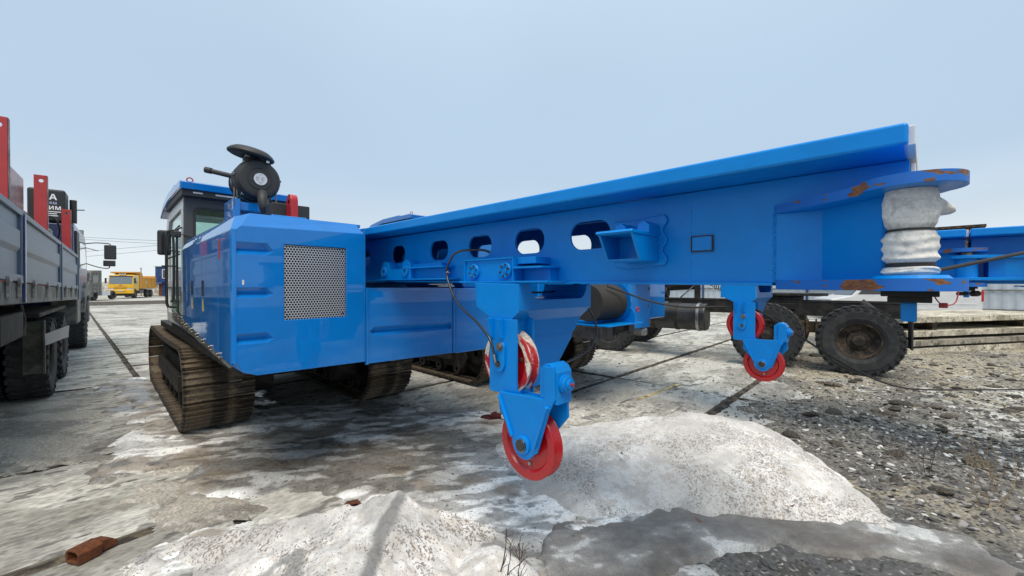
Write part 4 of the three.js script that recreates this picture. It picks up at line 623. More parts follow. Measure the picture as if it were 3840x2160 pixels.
{ // cables on the near bracket
  add(rig1, 'grease_hose', tube([[2.02, 1.93, -2.22], [1.97, 1.955, -2.30], [1.86, 1.94, -2.42], [1.83, 1.86, -2.49], [1.82, 1.77, -2.50], [1.80, 1.66, -2.42], [1.78, 1.55, -2.29], [1.77, 1.46, -2.11], [1.755, 1.41, -2.02], [1.75, 1.35, -1.945], [1.748, 1.25, -1.90], [1.745, 1.21, -1.887]], 0.0085, 90, 8), mat.blackGloss);
  add(rig1, 'hose_end', [cyl([1.746, 1.265, -1.903], [1.744, 1.215, -1.888], 0.012, 10), (() => { const g = new THREE.TorusGeometry(0.012, 0.006, 6, 12); g.rotateX(1.2); g.translate(1.828, 1.79, -2.50); return fin(g); })()], mat.chrome);
  add(rig1, 'cable', tube([[2.50, 1.53, -1.72], [2.53, 1.47, -1.70], [2.56, 1.36, -1.69], [2.52, 1.24, -1.72], [2.40, 1.17, -1.78], [2.27, 1.13, -1.81]], 0.007, 50, 7), mat.blackGloss);
  add(rig1, 'cable', tube([[2.0, 1.69, -1.95], [2.08, 1.655, -1.95], [2.2, 1.645, -1.95], [2.4, 1.65, -1.95]], 0.007, 24, 7), mat.blackGloss);
}
{ // sealed wire loop with a red tag under the lower lug
  const p = [[1.835, 1.69, 0.02], [1.84, 1.66, 0.022], [1.86, 1.64, 0.035], [1.89, 1.635, 0.05], [1.92, 1.645, 0.068], [1.935, 1.68, 0.075]];
  const w = add(rig1, 'seal_wire', tube(p, 0.0018, 30, 6), mat.redFaded); add(w, 'seal_tag', bx(1.87, 1.89, 1.627, 1.643, 0.03, 0.05, 0.002), mat.redFaded);
}
// cloth wrapped round the hinge pin
{
  const base = [1.80, 1.729, -0.035], w = thing('pin_wrap', 'white felt cloth tied round the hinge pin at the end of the near leader', 'cloth wrap', { rot: R45, base });
  const bag = (y0, y1, prof, amp, sd, flap) => {
    const nu = 72, nv = 30, pos = [], idx = [];
    for (let j = 0; j <= nv; j++) for (let i = 0; i < nu; i++) {
      const v = j / nv, a = i / nu * Math.PI * 2, k = v * (prof.length - 1), q = Math.min(prof.length - 2, Math.floor(k)); let r = mix(prof[q], prof[q + 1], sst(0, 1, k - q));
      r += amp * (fbm(Math.cos(a) * 1.3 + sd, Math.sin(a) * 1.3 + v * 3.2 + sd, 3) - 0.5) * Math.sin(Math.PI * clamp(v * 0.94 + 0.03)) + amp * 0.07 * Math.sin(v * 15 + Math.sin(a) * 2 + sd);
      let y = mix(y0, y1, v) + 0.006 * Math.sin(a * 2 + sd) * Math.sin(Math.PI * v);
      if (flap) { let da = a - flap[0]; da = Math.atan2(Math.sin(da), Math.cos(da)); const f = Math.exp(-(da * da) / 0.13) * Math.exp(-((v - 0.66) ** 2) / 0.055); r += flap[1] * f; y += flap[2] * f; }
      pos.push(base[0] + r * Math.cos(a), y, base[2] + r * Math.sin(a));
    }
    for (let j = 0; j < nv; j++) for (let i = 0; i < nu; i++) { const a = j * nu + i, b = j * nu + (i + 1) % nu, c = a + nu, d = b + nu; idx.push(a, c, b, b, c, d); }
    const g = new THREE.BufferGeometry(); g.setAttribute('position', new THREE.BufferAttribute(new Float32Array(pos), 3)); g.setIndex(idx); g.computeVertexNormals(); return fin(g);
  };
  add(w, 'lower_roll', bag(1.7295, 1.757, [0.056, 0.066, 0.069, 0.066, 0.056], 0.006, 3), mat.felt);
  add(w, 'lower_bag', bag(1.766, 1.868, [0.054, 0.068, 0.062, 0.066, 0.063, 0.067, 0.060, 0.054], 0.010, 17), mat.felt);
  add(w, 'upper_bag', bag(1.872, 1.994, [0.053, 0.062, 0.066, 0.067, 0.066, 0.064, 0.060], 0.008, 31, [0.5, 0.125, -0.02]), mat.felt);
  for (const [y, h] of [[1.7615, 0.006], [1.870, 0.0035]]) add(w, 'strap', lathe('y', [base[0], y, base[2]], [[0.05, -h], [0.058, -h], [0.0585, 0], [0.058, h], [0.05, h]], 40), mat.black);
}
// ---------- second rig, parked beyond and to the right ----------
const rig2 = thing('piling_rig', 'second blue crawler rig standing behind the near leader, with an open rope winch', 'piling rig', { rot: R45, base: [2.0, 0, -7.5], group: 'blue crawler piling rigs' });
rig2.position.set(5.79, 0, -7.2).applyAxisAngle(V(0, 1, 0), R45);
track(rig2, 0.63, 1.31, -5.35, -9.9); track(rig2, 2.5, 3.18, -4.9, -9.6); undercarriage(rig2);
mast(rig2); sheaveBracket(rig2, false);
{ const c = cab(rig2); c.position.set(0.0, 0.26, -1.75); }
{
  add(rig2, 'deck_frame', [bx(0.72, 3.4, 0.95, 1.12, -8.9, -4.7, 0.01), bx(0.72, 2.5, 1.06, 1.16, -4.7, -3.72, 0.01)], mat.frameDark);
  add(rig2, 'engine_house', [bx(0.75, 1.62, 1.12, 2.05, -6.4, -4.3, 0.03), bx(2.6, 3.4, 1.12, 2.1, -6.4, -3.6, 0.03)], mat.gloss);
  const w = sub(rig2, 'winch');
  add(w, 'rope_drum', [lathe('x', [1.1, 1.46, -3.45], [[0.05, -0.34], [0.24, -0.34], ...Array.from({ length: 53 }, (_, i) => [0.235 + 0.011 * (i % 2), -0.335 + i * 0.0114]), [0.24, 0.27], [0.05, 0.27]], 40)], mat.rope);
  for (const x of [1.39]) add(w, 'drum_flange', lathe('x', [x, 1.46, -3.45], [[0.06, -0.012], [0.29, -0.012], [0.29, 0.012], [0.06, 0.012]], 40), mat.gloss);
  add(w, 'side_plate', prism('x', [[-3.85, 1.18], [-3.12, 1.18], [-3.12, 1.3], [-3.25, 1.5], [-3.3, 1.72], [-3.85, 1.72]], 1.42, 1.44, [], 0.003), mat.blue);
  
  add(w, 'base_plate', bx(0.72, 1.62, 1.165, 1.18, -3.9, -3.1, 0.003), mat.blue);
  add(rig2, 'cabinet', [bx(1.66, 2.42, 1.03, 1.73, -4.2, -3.4, 0.008)], mat.blue);
  const dr = add(rig2, 'cabinet_door', bx(1.67, 2.37, 1.045, 1.715, -3.4, -3.38, 0.005), mat.blue); for (const y of [1.1, 1.35, 1.62]) add(dr, 'hinge', cyl([2.35, y, -3.375], [2.35, y + 0.04, -3.375], 0.012, 8), mat.galv);
  add(rig2, 'hook', (() => { const g = new THREE.TorusGeometry(0.03, 0.009, 8, 16); g.translate(1.45, 1.36, -3.1); return fin(g); })(), mat.red);
  const cw = sub(rig2, 'counterweight_frame');
  add(cw, 'fork_box', [bx(0.70, 0.98, 1.0, 1.16, -3.7, -3.2, 0.008)], mat.steelDark); add(cw, 'fork_box', [bx(1.5, 1.655, 1.04, 1.16, -3.7, -3.25, 0.008)], mat.steelDark);
  add(cw, 'fork_mouth', [bx(0.985, 1.06, 1.02, 1.15, -3.6, -3.21)], mat.void); 
  add(cw, 'cross_plate', [bx(1.06, 1.5, 1.03, 1.155, -3.6, -3.3, 0.006)], mat.frameDark);
  add(cw, 'end_cap', bx(2.2, 2.36, 0.90, 1.03, -3.6, -3.4, 0.04), mat.galv);
  const ext = sub(rig2, 'leader_extension');
  add(ext, 'web_plate', prism('x', [[0.0, 1.71], [0.0, 2.136], [5.2, 2.10], [5.2, 1.68]], 2.0, 2.014, [], 0.003), mat.blue); add(ext, 'web_plate', prism('x', [[0.0, 1.71], [0.0, 2.136], [5.2, 2.10], [5.2, 1.68]], 2.406, 2.42, [], 0.003), mat.blue);
  add(ext, 'top_flange', rotG(bx(1.78, 2.64, 2.137, 2.208, -0.015, 5.2, 0.012), 0.0069, 0, 0, [0, 2.136, 0]), mat.blue); add(ext, 'bottom_plate', bx(1.98, 2.44, 1.68, 1.693, 0.3, 5.2, 0.003), mat.blue);
  const lp = [[2.3, 0.55], [1.98, 0.5], [1.80, 0.16], [1.72, 0.08], ...circ(1.80, -0.035, 0.12, 14, Math.PI * 0.75, Math.PI * 1.7), [2.0, -0.03], [2.3, 0.0]];
  for (const [y0, y1] of [[1.935, 1.965], [1.738, 1.766]]) add(ext, 'hinge_lug', prism('y', lp, y0, y1, [], 0.004), mat.blue);
  add(ext, 'hinge_barrel', [cyl([1.80, 1.766, -0.035], [1.80, 1.935, -0.035], 0.07, 26)], mat.blue); add(ext, 'hinge_box', prism('y', [[2.2, 0.5], [1.995, 0.5], [1.86, 0.2], [1.86, 0.1], [2.2, 0.05]], 1.766, 1.935), mat.blue);
  add(ext, 'shackle_bolt', [cyl([1.72, 1.62, -0.09], [1.88, 1.62, 0.03], 0.018, 10), cyl([1.84, 1.62, 0.0], [1.89, 1.62, 0.04], 0.027, 6)], mat.frameBrown);
}
// wire ropes
{
  const rope = (name, label, pts, r, seg, rot = R45) => single(name, label, 'wire rope', tube(pts, r, seg, 9, 0.5), mat.rope, { rot, base: pts[0] });
  rope('wire_rope', 'black wire rope running from the winch over the far sheave and down to the ground', [[4.72, 1.68, -2.95], [4.98, 1.60, -2.85], [5.2, 1.47, -2.55], [5.4, 1.41, -2.2], [5.58, 1.42, -1.88], [5.655, 1.42, -1.57], [5.68, 1.39, -1.44], [5.9, 1.12, -1.10], [6.5, 0.75, -0.75], [7.3, 0.42, -0.4], [8.4, 0.18, -0.1], [9.6, 0.055, 0.45], [10.3, 0.03, 1.0], [11.2, 0.03, 1.7]], 0.012, 140);
  rope('tension_rope', 'thick black rope stretched from the cloth wrap towards the second leader', [[1.86, 1.742, 0.015], [2.6, 1.855, 0.38], [3.6, 2.005, 0.88], [5.56, 2.19, 1.83]], 0.0062, 40);
}
// ---------- wheels ----------
function wheel(parent, name, x, z, R, w, face, o = {}) { // axis along x; face = +1 or -1 is the outer side
  const g = sub(parent, name), c = [x, R - (o.sink || 0), z], h = w / 2, rim = R * (o.rim || 0.52), seg = o.seg || 48;
  const ty = [lathe('x', c, [[rim, -h * 0.8], [rim + 0.02, -h * 0.92], [R * 0.62, -h * 1.0], [R * 0.635, -h * 1.035], [R * 0.66, -h * 1.02], [R * 0.78, -h * 1.06], [R * 0.84, -h * 1.05], [R * 0.845, -h * 1.02], [R * 0.93, -h * 0.98], [R * 0.972, -h * 0.82], [R * 0.978, 0], [R * 0.972, h * 0.82], [R * 0.93, h * 0.98], [R * 0.78, h * 1.04], [rim + 0.02, h * 0.92], [rim, h * 0.8]], seg)];
  const nl = o.lugs ?? 30;
  for (let k = 0; k < nl; k++) for (const s of [-1, 1]) { const b = bx(s > 0 ? 0.02 : -h * 0.99, s > 0 ? h * 0.99 : -0.02, R * 0.955, R * 1.0, -0.022 * R / 0.6 - 0.008, 0.022 * R / 0.6 + 0.008); b.applyMatrix4(new THREE.Matrix4().makeRotationY(s * 0.35)); const e = bx(s > 0 ? h * 0.86 : -h * 1.06, s > 0 ? h * 1.06 : -h * 0.86, R * 0.87, R * 0.985, -0.03, 0.03); for (const q of [b, e]) { q.translate(0, 0, s * 0.02); q.applyMatrix4(new THREE.Matrix4().makeRotationX((k + (s > 0 ? 0.5 : 0)) / nl * Math.PI * 2)); q.translate(...c); ty.push(q); } }
  add(g, 'tyre', ty, o.tyre || mat.rubber);
  const F = face, P = l => l.map(([r, t]) => [r, t * F]); let pr = P([[rim * 1.02, h * 0.78], [rim * 1.0, h * 0.86], [rim * 0.93, h * 0.86], [rim * 0.90, h * 0.6], [rim * 0.86, h * 0.3], [rim * 0.55, h * 0.18], [rim * 0.5, h * 0.3], [rim * 0.3, h * 0.34], [rim * 0.28, h * 0.62], [0, h * 0.64]]);
  if (F > 0) pr = pr.reverse();
  const r = add(g, 'rim', lathe('x', c, pr, 36), o.rimMat || mat.frameBrown);
  if (o.bolts !== 0) for (let k = 0; k < (o.bolts || 8); k++) { const a = k / (o.bolts || 8) * Math.PI * 2 + 0.2; add(r, 'wheel_nut', cyl([x + F * h * 0.2, c[1] + rim * 0.66 * Math.sin(a), z + rim * 0.66 * Math.cos(a)], [x + F * (h * 0.3 + 0.015), c[1] + rim * 0.66 * Math.sin(a), z + rim * 0.66 * Math.cos(a)], 0.018, 6), o.rimMat || mat.frameBrown); }
  return g;
}
// ---------- cabless truck chassis behind the leader ----------
{
  const rot = 51.8 * Math.PI / 180, t = thing('truck_chassis', 'bare muddy truck chassis without cab or body, standing on big off-road tyres', 'truck chassis', { rot, base: [11.2, 0, -1.8] });
  for (const [z, k] of [[0.32, 0], [-1.17, 1]]) { wheel(t, 'rear_wheel', 10.2, z, 0.655, 0.42, -1, { bolts: 10, rimMat: mat.rimRust }); wheel(t, 'rear_wheel', 12.2, z, 0.655, 0.42, 1, { bolts: 0 }); }
  const fw = wheel(t, 'front_wheel', 10.15, -4.68, 0.63, 0.42, -1, { bolts: 8, sink: 0.05 }); wheel(t, 'front_wheel', 12.2, -4.68, 0.64, 0.42, 1, { bolts: 0 });
  add(fw, 'hub_cap', lathe('x', [9.93, 0.58, -4.68], [[0, -0.04], [0.08, -0.04], [0.11, 0.02], [0.15, 0.03], [0.16, 0.1]], 20), mat.galv);
  add(t, 'flat_sidewall', lathe('x', [9.955, 0.13, -4.68], [[0.0, 0.05], [0.1, 0.02], [0.3, 0.0], [0.36, 0.04]], 24), mat.rubber);
  for (const x of [10.72, 11.68]) add(t, 'frame_rail', [bx(x - 0.04, x + 0.04, 1.05, 1.34, -6.0, 1.05, 0.006), bx(x - 0.05, x + 0.05, 1.34, 1.352, -6.0, 1.05)], x < 11 ? mat.frameDark : mat.frameBrown);
  for (const z of [-5.6, -3.2, -1.9, -0.4, 0.95]) add(t, 'cross_member', bx(10.7, 11.7, 1.1, 1.28, z - 0.06, z + 0.06, 0.01), mat.frameDark);
  for (const z of [0.32, -1.17, -4.68]) add(t, 'axle', [cyl([10.2, 0.62, z], [12.2, 0.62, z], 0.09, 16), lathe('x', [11.2, 0.62, z], [[0, -0.24], [0.14, -0.22], [0.22, -0.08], [0.22, 0.08], [0.14, 0.22], [0, 0.24]], 24)], mat.frameDark);
  const sp = sub(t, 'leaf_spring'); for (let k = 0; k < 9; k++) { const l = 0.75 - k * 0.06; add(sp, 'spring_leaf', bx(10.55, 10.66, 0.92 - k * 0.026, 0.942 - k * 0.026, -0.42 - l, -0.42 + l, 0.003), mat.leaf); }
  for (const z of [-0.5, -0.34]) add(sp, 'u_bolt', tube([[10.54, 0.65, z], [10.54, 0.96, z], [10.6, 0.99, z], [10.67, 0.96, z], [10.67, 0.65, z]], 0.016, 20, 7, 0.15), mat.leaf);
  add(t, 'ladder_plate', [bx(10.62, 10.67, 1.18, 1.3, -1.6, -0.7, 0.005)], mat.frameBrown);
  const ft = add(t, 'fuel_tank', prism('z', rrect(10.02, 10.62, 0.64, 1.26, 0.24, 8), -3.72, -2.36, [], 0.03), mat.tank); for (const z of [-3.55, -3.0, -2.52]) add(ft, 'tank_strap', prism('z', rrect(10.005, 10.635, 0.625, 1.275, 0.25, 8), z - 0.03, z + 0.03, [rrect(10.03, 10.61, 0.65, 1.25, 0.235, 8)]), z === -2.52 ? mat.galv : mat.frameBrown);
  add(ft, 'filler_cap', cyl([10.3, 1.25, -3.3], [10.3, 1.29, -3.3], 0.06, 18), mat.galv);
  add(t, 'gearbox', [bx(10.85, 11.5, 0.85, 1.45, -4.9, -3.6, 0.1), bx(10.95, 11.4, 1.4, 1.85, -4.6, -3.9, 0.12), cyl([10.8, 1.5, -3.9], [10.8, 1.5, -3.4], 0.13, 18)], mat.frameDark);
  add(t, 'air_tank', [cyl([10.9, 1.62, -4.2], [10.9, 1.62, -3.7], 0.15, 22)], mat.galv);
  add(t, 'muffler', [cyl([10.75, 1.72, -3.4], [11.3, 1.75, -2.9], 0.17, 20)], mat.frameDark);
  add(t, 'bracket_post', [bx(10.7, 10.78, 1.34, 2.0, -2.75, -2.62, 0.01)], mat.frameDark); add(t, 'brace_rod', cyl([10.7, 1.36, -3.1], [10.74, 1.72, -2.72], 0.016, 8), mat.steel);
  add(t, 'coil_hose', tube(Array.from({ length: 90 }, (_, i) => { const s = i / 89, a = i * 0.95; return [10.9 + 0.08 * Math.cos(a), mix(1.82, 1.42, s) + 0.06 * Math.sin(a), mix(-2.55, -1.9, s)]; }), 0.009, 360, 6), mat.blackGloss);
  add(t, 'hose', tube([[10.9, 1.8, -2.5], [10.85, 1.74, -2.1], [10.8, 1.6, -1.9], [10.8, 1.4, -1.86]], 0.012, 24, 7), mat.blackGloss);
  add(t, 'valve_block', [bx(10.75, 10.95, 1.35, 1.44, -1.95, -1.7, 0.02), cyl([10.85, 1.4, -1.7], [10.85, 1.4, -1.55], 0.03, 10)], mat.galv);
  add(t, 'fifth_wheel', [prism('y', [[10.75, -1.5], [11.65, -1.5], [11.7, -0.9], [11.6, -0.3], [11.35, -0.15], [11.28, -0.5], [11.12, -0.5], [11.05, -0.15], [10.8, -0.3], [10.7, -0.9]], 1.46, 1.52, [], 0.01), bx(10.8, 11.6, 1.35, 1.46, -1.2, -0.6, 0.02)], mat.frameDark);
  add(t, 'pipe_stub', [cyl([10.55, 1.36, 0.35], [10.5, 1.02, 0.72], 0.085, 16)], mat.frameDark); add(t, 'reflector', [bx(10.62, 10.675, 1.2, 1.26, 0.15, 0.27, 0.01)], mat.rust); add(t, 'mudguard', [bx(10.0, 10.45, 0.55, 1.1, 1.02, 1.05, 0.01)], mat.black);
}
// ---------- dropside truck on the left ----------
{
  const rot = 42.9 * Math.PI / 180, t = thing('cargo_truck', 'blue and grey dropside truck with red stakes parked along the left edge', 'truck', { rot, base: [-2.03, 0, -10] });
  const bed = sub(t, 'cargo_bed'); bed.rotation.x = -0.019;
  const xs = -0.78, cuts = [[-6.48, -4.9], [-9.77, -6.54], [-12.85, -9.83]];
  for (const [a, b] of cuts) {
    const bd = add(bed, 'side_board', [bx(xs - 0.055, xs - 0.03, 1.66, 2.38, a, b), bx(xs - 0.05, xs, 2.33, 2.39, a, b, 0.008), bx(xs - 0.05, xs, 1.66, 1.73, a, b, 0.008), bx(xs - 0.05, xs - 0.004, 1.72, 2.34, a, a + 0.07, 0.006), bx(xs - 0.05, xs - 0.004, 1.72, 2.34, b - 0.07, b, 0.006)], mat.greyPanel);
    add(bd, 'pressed_ridge', prism('z', [[xs - 0.035, 2.20], [xs - 0.008, 2.17], [xs - 0.008, 2.0], [xs - 0.035, 1.94]], a + 0.12, b - 0.12, [], 0.004), mat.greyPanel);
    for (let k = 0; k < 3; k++) { const z = mix(a, b, (k + 0.5) / 3); add(bd, 'hinge', [bx(xs - 0.01, xs + 0.015, 1.50, 1.70, z - 0.02, z + 0.02, 0.004), cyl([xs + 0.01, 1.655, z - 0.05], [xs + 0.01, 1.655, z + 0.05], 0.014, 8)], mat.galv); }
  }
  for (const z of [-4.87, -6.51, -9.8, -12.9]) add(bed, 'corner_post', bx(xs - 0.07, xs + 0.012, 1.45, 2.36, z - 0.035, z + 0.035, 0.006), z < -9 ? mat.greyPanel : mat.navy);
  add(bed, 'floor_beam', [bx(xs - 0.1, xs - 0.01, 1.44, 1.65, -12.9, -4.9, 0.008)], mat.galvDull); add(bed, 'bed_floor', bx(-3.28, xs - 0.1, 1.5, 1.62, -12.9, -4.9, 0.01), mat.frameDark);
  add(bed, 'side_board', bx(-3.3, -3.25, 1.66, 2.38, -12.9, -4.9, 0.006), mat.greyPanel); add(bed, 'front_board', bx(-3.25, xs - 0.06, 1.66, 2.5, -12.92, -12.86, 0.006), mat.greyPanel);
  add(bed, 'cross_beam', Array.from({ length: 1 }, () => bx(-3.2, -0.9, 1.36, 1.44, -6, -5.9)), mat.frameDark);
  for (const [z, x, h] of [[-6.2, -0.90, 3.31], [-8.85, -0.90, 3.26], [-12.2, -0.90, 3.22]]) {
    const s = add(t, 'stake', [prism('z', [[x - 0.065, 1.6], [x + 0.06, 1.6], [x + 0.06, h], [x - 0.065, h]], z - 0.03, z - 0.018, [circ(x + 0.005, h - 0.08, 0.024, 16)], 0.002), bx(x - 0.065, x - 0.055, 1.6, h, z - 0.10, z - 0.03), bx(x + 0.05, x + 0.06, 1.6, h, z - 0.10, z - 0.03)], mat.redFaded);
    add(s, 'pale_edge', bx(x + 0.0605, x + 0.066, 1.6, h - 0.002, z - 0.10, z - 0.03, 0.001), mat.stakeEdge);
  }
  const cr = sub(t, 'loader_crane'); // folded red crane
  add(cr, 'boom', [bx(-1.9, -1.45, 3.1, 3.75, -12.2, -10.4, 0.05), bx(-1.75, -1.4, 2.7, 3.1, -12.6, -10.8, 0.04)], mat.crane); add(cr, 'column', bx(-1.75, -1.3, 1.6, 2.9, -13.3, -12.7, 0.04), mat.crane); add(cr, 'cylinder', cyl([-1.35, 2.55, -12.9], [-1.3, 2.9, -11.2], 0.06, 14), mat.black); add(cr, 'valve_bank', [bx(-1.28, -1.1, 2.55, 2.8, -12.4, -12.1, 0.02)], mat.galv); add(cr, 'hose', tube([[-1.3, 2.9, -12.0], [-1.1, 3.05, -12.2], [-1.02, 2.85, -12.6], [-1.1, 2.5, -12.8]], 0.018, 24, 7), mat.black);
  const bxs = add(t, 'black_box', bx(-1.54, -0.985, 3.06, 3.76, -13.9, -13.25, 0.05), mat.black); add(bxs, 'lettering_panel', (() => { const g = new THREE.PlaneGeometry(0.50, 0.62); g.translate(-1.26, 3.41, -13.247); g.userData.own = true; return fin(g, true); })(), mat.letters, 'black panel with white lettering');
  add(t, 'exhaust_stack', [cyl([-0.9, 3.1, -13.7], [-0.9, 3.62, -13.7], 0.06, 16), cyl([-0.9, 3.4, -13.7], [-0.72, 3.42, -13.7], 0.012, 8)], mat.black);
  // cab
  const cb = sub(t, 'cab');
  add(cb, 'body', [prism('x', [[-13.2, 1.25], [-13.2, 3.0], [-13.5, 3.08], [-16.3, 3.05], [-16.95, 2.75], [-17.1, 2.1], [-17.1, 1.25]], -3.2, -0.86, [], 0.05)], mat.navy);
  add(cb, 'side_window', [prism('x', [[-14.6, 2.1], [-14.6, 2.75], [-16.2, 2.75], [-16.7, 2.15]], -0.865, -0.852)], mat.darkGlass); add(cb, 'rear_cover', bx(-1.3, -0.9, 2.3, 3.02, -13.2, -13.16, 0.02), mat.navy);
  add(cb, 'door_pillar', [bx(-0.86, -0.82, 1.7, 2.9, -13.9, -13.3, 0.01)], mat.black); add(cb, 'sun_visor', [bx(-3.0, -0.9, 2.86, 3.02, -17.25, -16.7, 0.02)], mat.navy);
  add(cb, 'marker_lamp', [cyl([-0.95, 3.06, -16.4], [-0.95, 3.2, -16.4], 0.07, 12)], mat.galv); add(cb, 'bumper', bx(-3.2, -0.82, 0.62, 1.25, -17.3, -16.9, 0.05), mat.galvDull); add(cb, 'step_box', [bx(-1.2, -0.80, 0.85, 1.5, -13.75, -12.95, 0.03)], mat.galvDull); add(cb, 'fender', [prism('x', [[-15.2, 1.0], [-15.3, 1.5], [-15.8, 1.75], [-16.8, 1.75], [-17.15, 1.4], [-17.15, 1.25], [-16.7, 1.4], [-15.8, 1.4], [-15.45, 1.2]], -1.2, -0.8, [], 0.02)], mat.galvDull);
  const mA = add(cb, 'mirror', bx(-0.50, -0.24, 2.44, 2.86, -16.93, -16.83, 0.03), mat.black); add(mA, 'mirror_glass', bx(-0.485, -0.255, 2.46, 2.84, -16.832, -16.824), mat.mirror); const mB = add(cb, 'mirror', bx(-0.52, -0.26, 2.24, 2.41, -16.93, -16.83, 0.02), mat.black); add(mB, 'mirror_glass', bx(-0.505, -0.275, 2.255, 2.395, -16.832, -16.824), mat.mirror);
  add(cb, 'mirror_arm', tube([[-0.86, 2.85, -16.6], [-0.66, 2.9, -16.8], [-0.4, 2.9, -16.9], [-0.36, 2.84, -16.9]], 0.014, 20, 6), mat.black); add(cb, 'mirror_arm', tube([[-0.86, 2.3, -16.7], [-0.6, 2.2, -16.8], [-0.42, 2.18, -16.88], [-0.38, 2.26, -16.9]], 0.014, 20, 6), mat.black);
  add(cb, 'door_sunshade', rotG(bx(-0.86, -0.6, 2.74, 2.75, -16.9, -16.6, 0.003), 0, 0, -0.3, [-0.86, 2.75, -16.7]), mat.galv);
  // running gear
  for (const z of [-9.55, -11.2]) { wheel(t, 'rear_wheel', -1.06, z, 0.60, 0.40, 1, { bolts: 8, lugs: 24 }); wheel(t, 'rear_wheel', -1.52, z, 0.60, 0.40, 1, { bolts: 0, lugs: 24 }); wheel(t, 'rear_wheel', -3.0, z, 0.60, 0.40, -1, { bolts: 0, lugs: 18 }); }
  wheel(t, 'front_wheel', -1.05, -16.25, 0.60, 0.40, 1, { bolts: 8, lugs: 24 }); wheel(t, 'front_wheel', -3.0, -16.25, 0.60, 0.40, -1, { bolts: 0, lugs: 18 });
  wheel(t, 'spare_wheel', -1.95, -7.6, 0.58, 0.38, 1, { bolts: 0, lugs: 22, sink: -0.22 });
  for (const x of [-1.75, -2.4]) add(t, 'frame_rail', bx(x - 0.05, x + 0.05, 1.0, 1.34, -16.5, -5.2, 0.008), mat.frameDark);
  for (const z of [-9.55, -11.2, -16.25]) add(t, 'axle', cyl([-3.0, 0.6, z], [-1.1, 0.6, z], 0.1, 14), mat.frameDark);
  add(t, 'flap_bracket', [bx(-1.06, -0.85, 0.46, 1.19, -8.72, -8.68, 0.01), bx(-0.87, -0.85, 0.46, 1.2, -8.74, -8.62, 0.004)], mat.olive); add(t, 'mudguard', [bx(-1.75, -0.9, 1.24, 1.30, -12.0, -8.7, 0.02)], mat.muddy);
  add(t, 'tool_box', [bx(-1.5, -0.95, 1.05, 1.38, -7.9, -6.6, 0.03)], mat.frameDark); add(t, 'tie_rope', tube([[-0.98, 1.45, -8.0], [-0.96, 1.25, -8.05], [-0.97, 1.05, -8.1]], 0.012, 14, 6), mat.galvDull);
}
single('paper_sheet', 'folded white sheet of paper tucked behind the mudflap bracket of the left truck', 'paper', (() => { const g = new THREE.PlaneGeometry(0.24, 0.17, 12, 6); const p = g.attributes.position; for (let i = 0; i < p.count; i++) { const x = p.getX(i), y = p.getY(i); p.setZ(i, 0.03 * Math.sin(x * 16) + 0.25 * y); p.setY(i, y + x * 0.3 + 0.02 * Math.sin(x * 13)); } g.rotateY(0.25); g.translate(-0.745, 0.98, -8.66); g.computeVertexNormals(); return fin(g); })(), mat.paper, { rot: 42.9 * Math.PI / 180, base: [-0.83, 0.95, -8.66] });
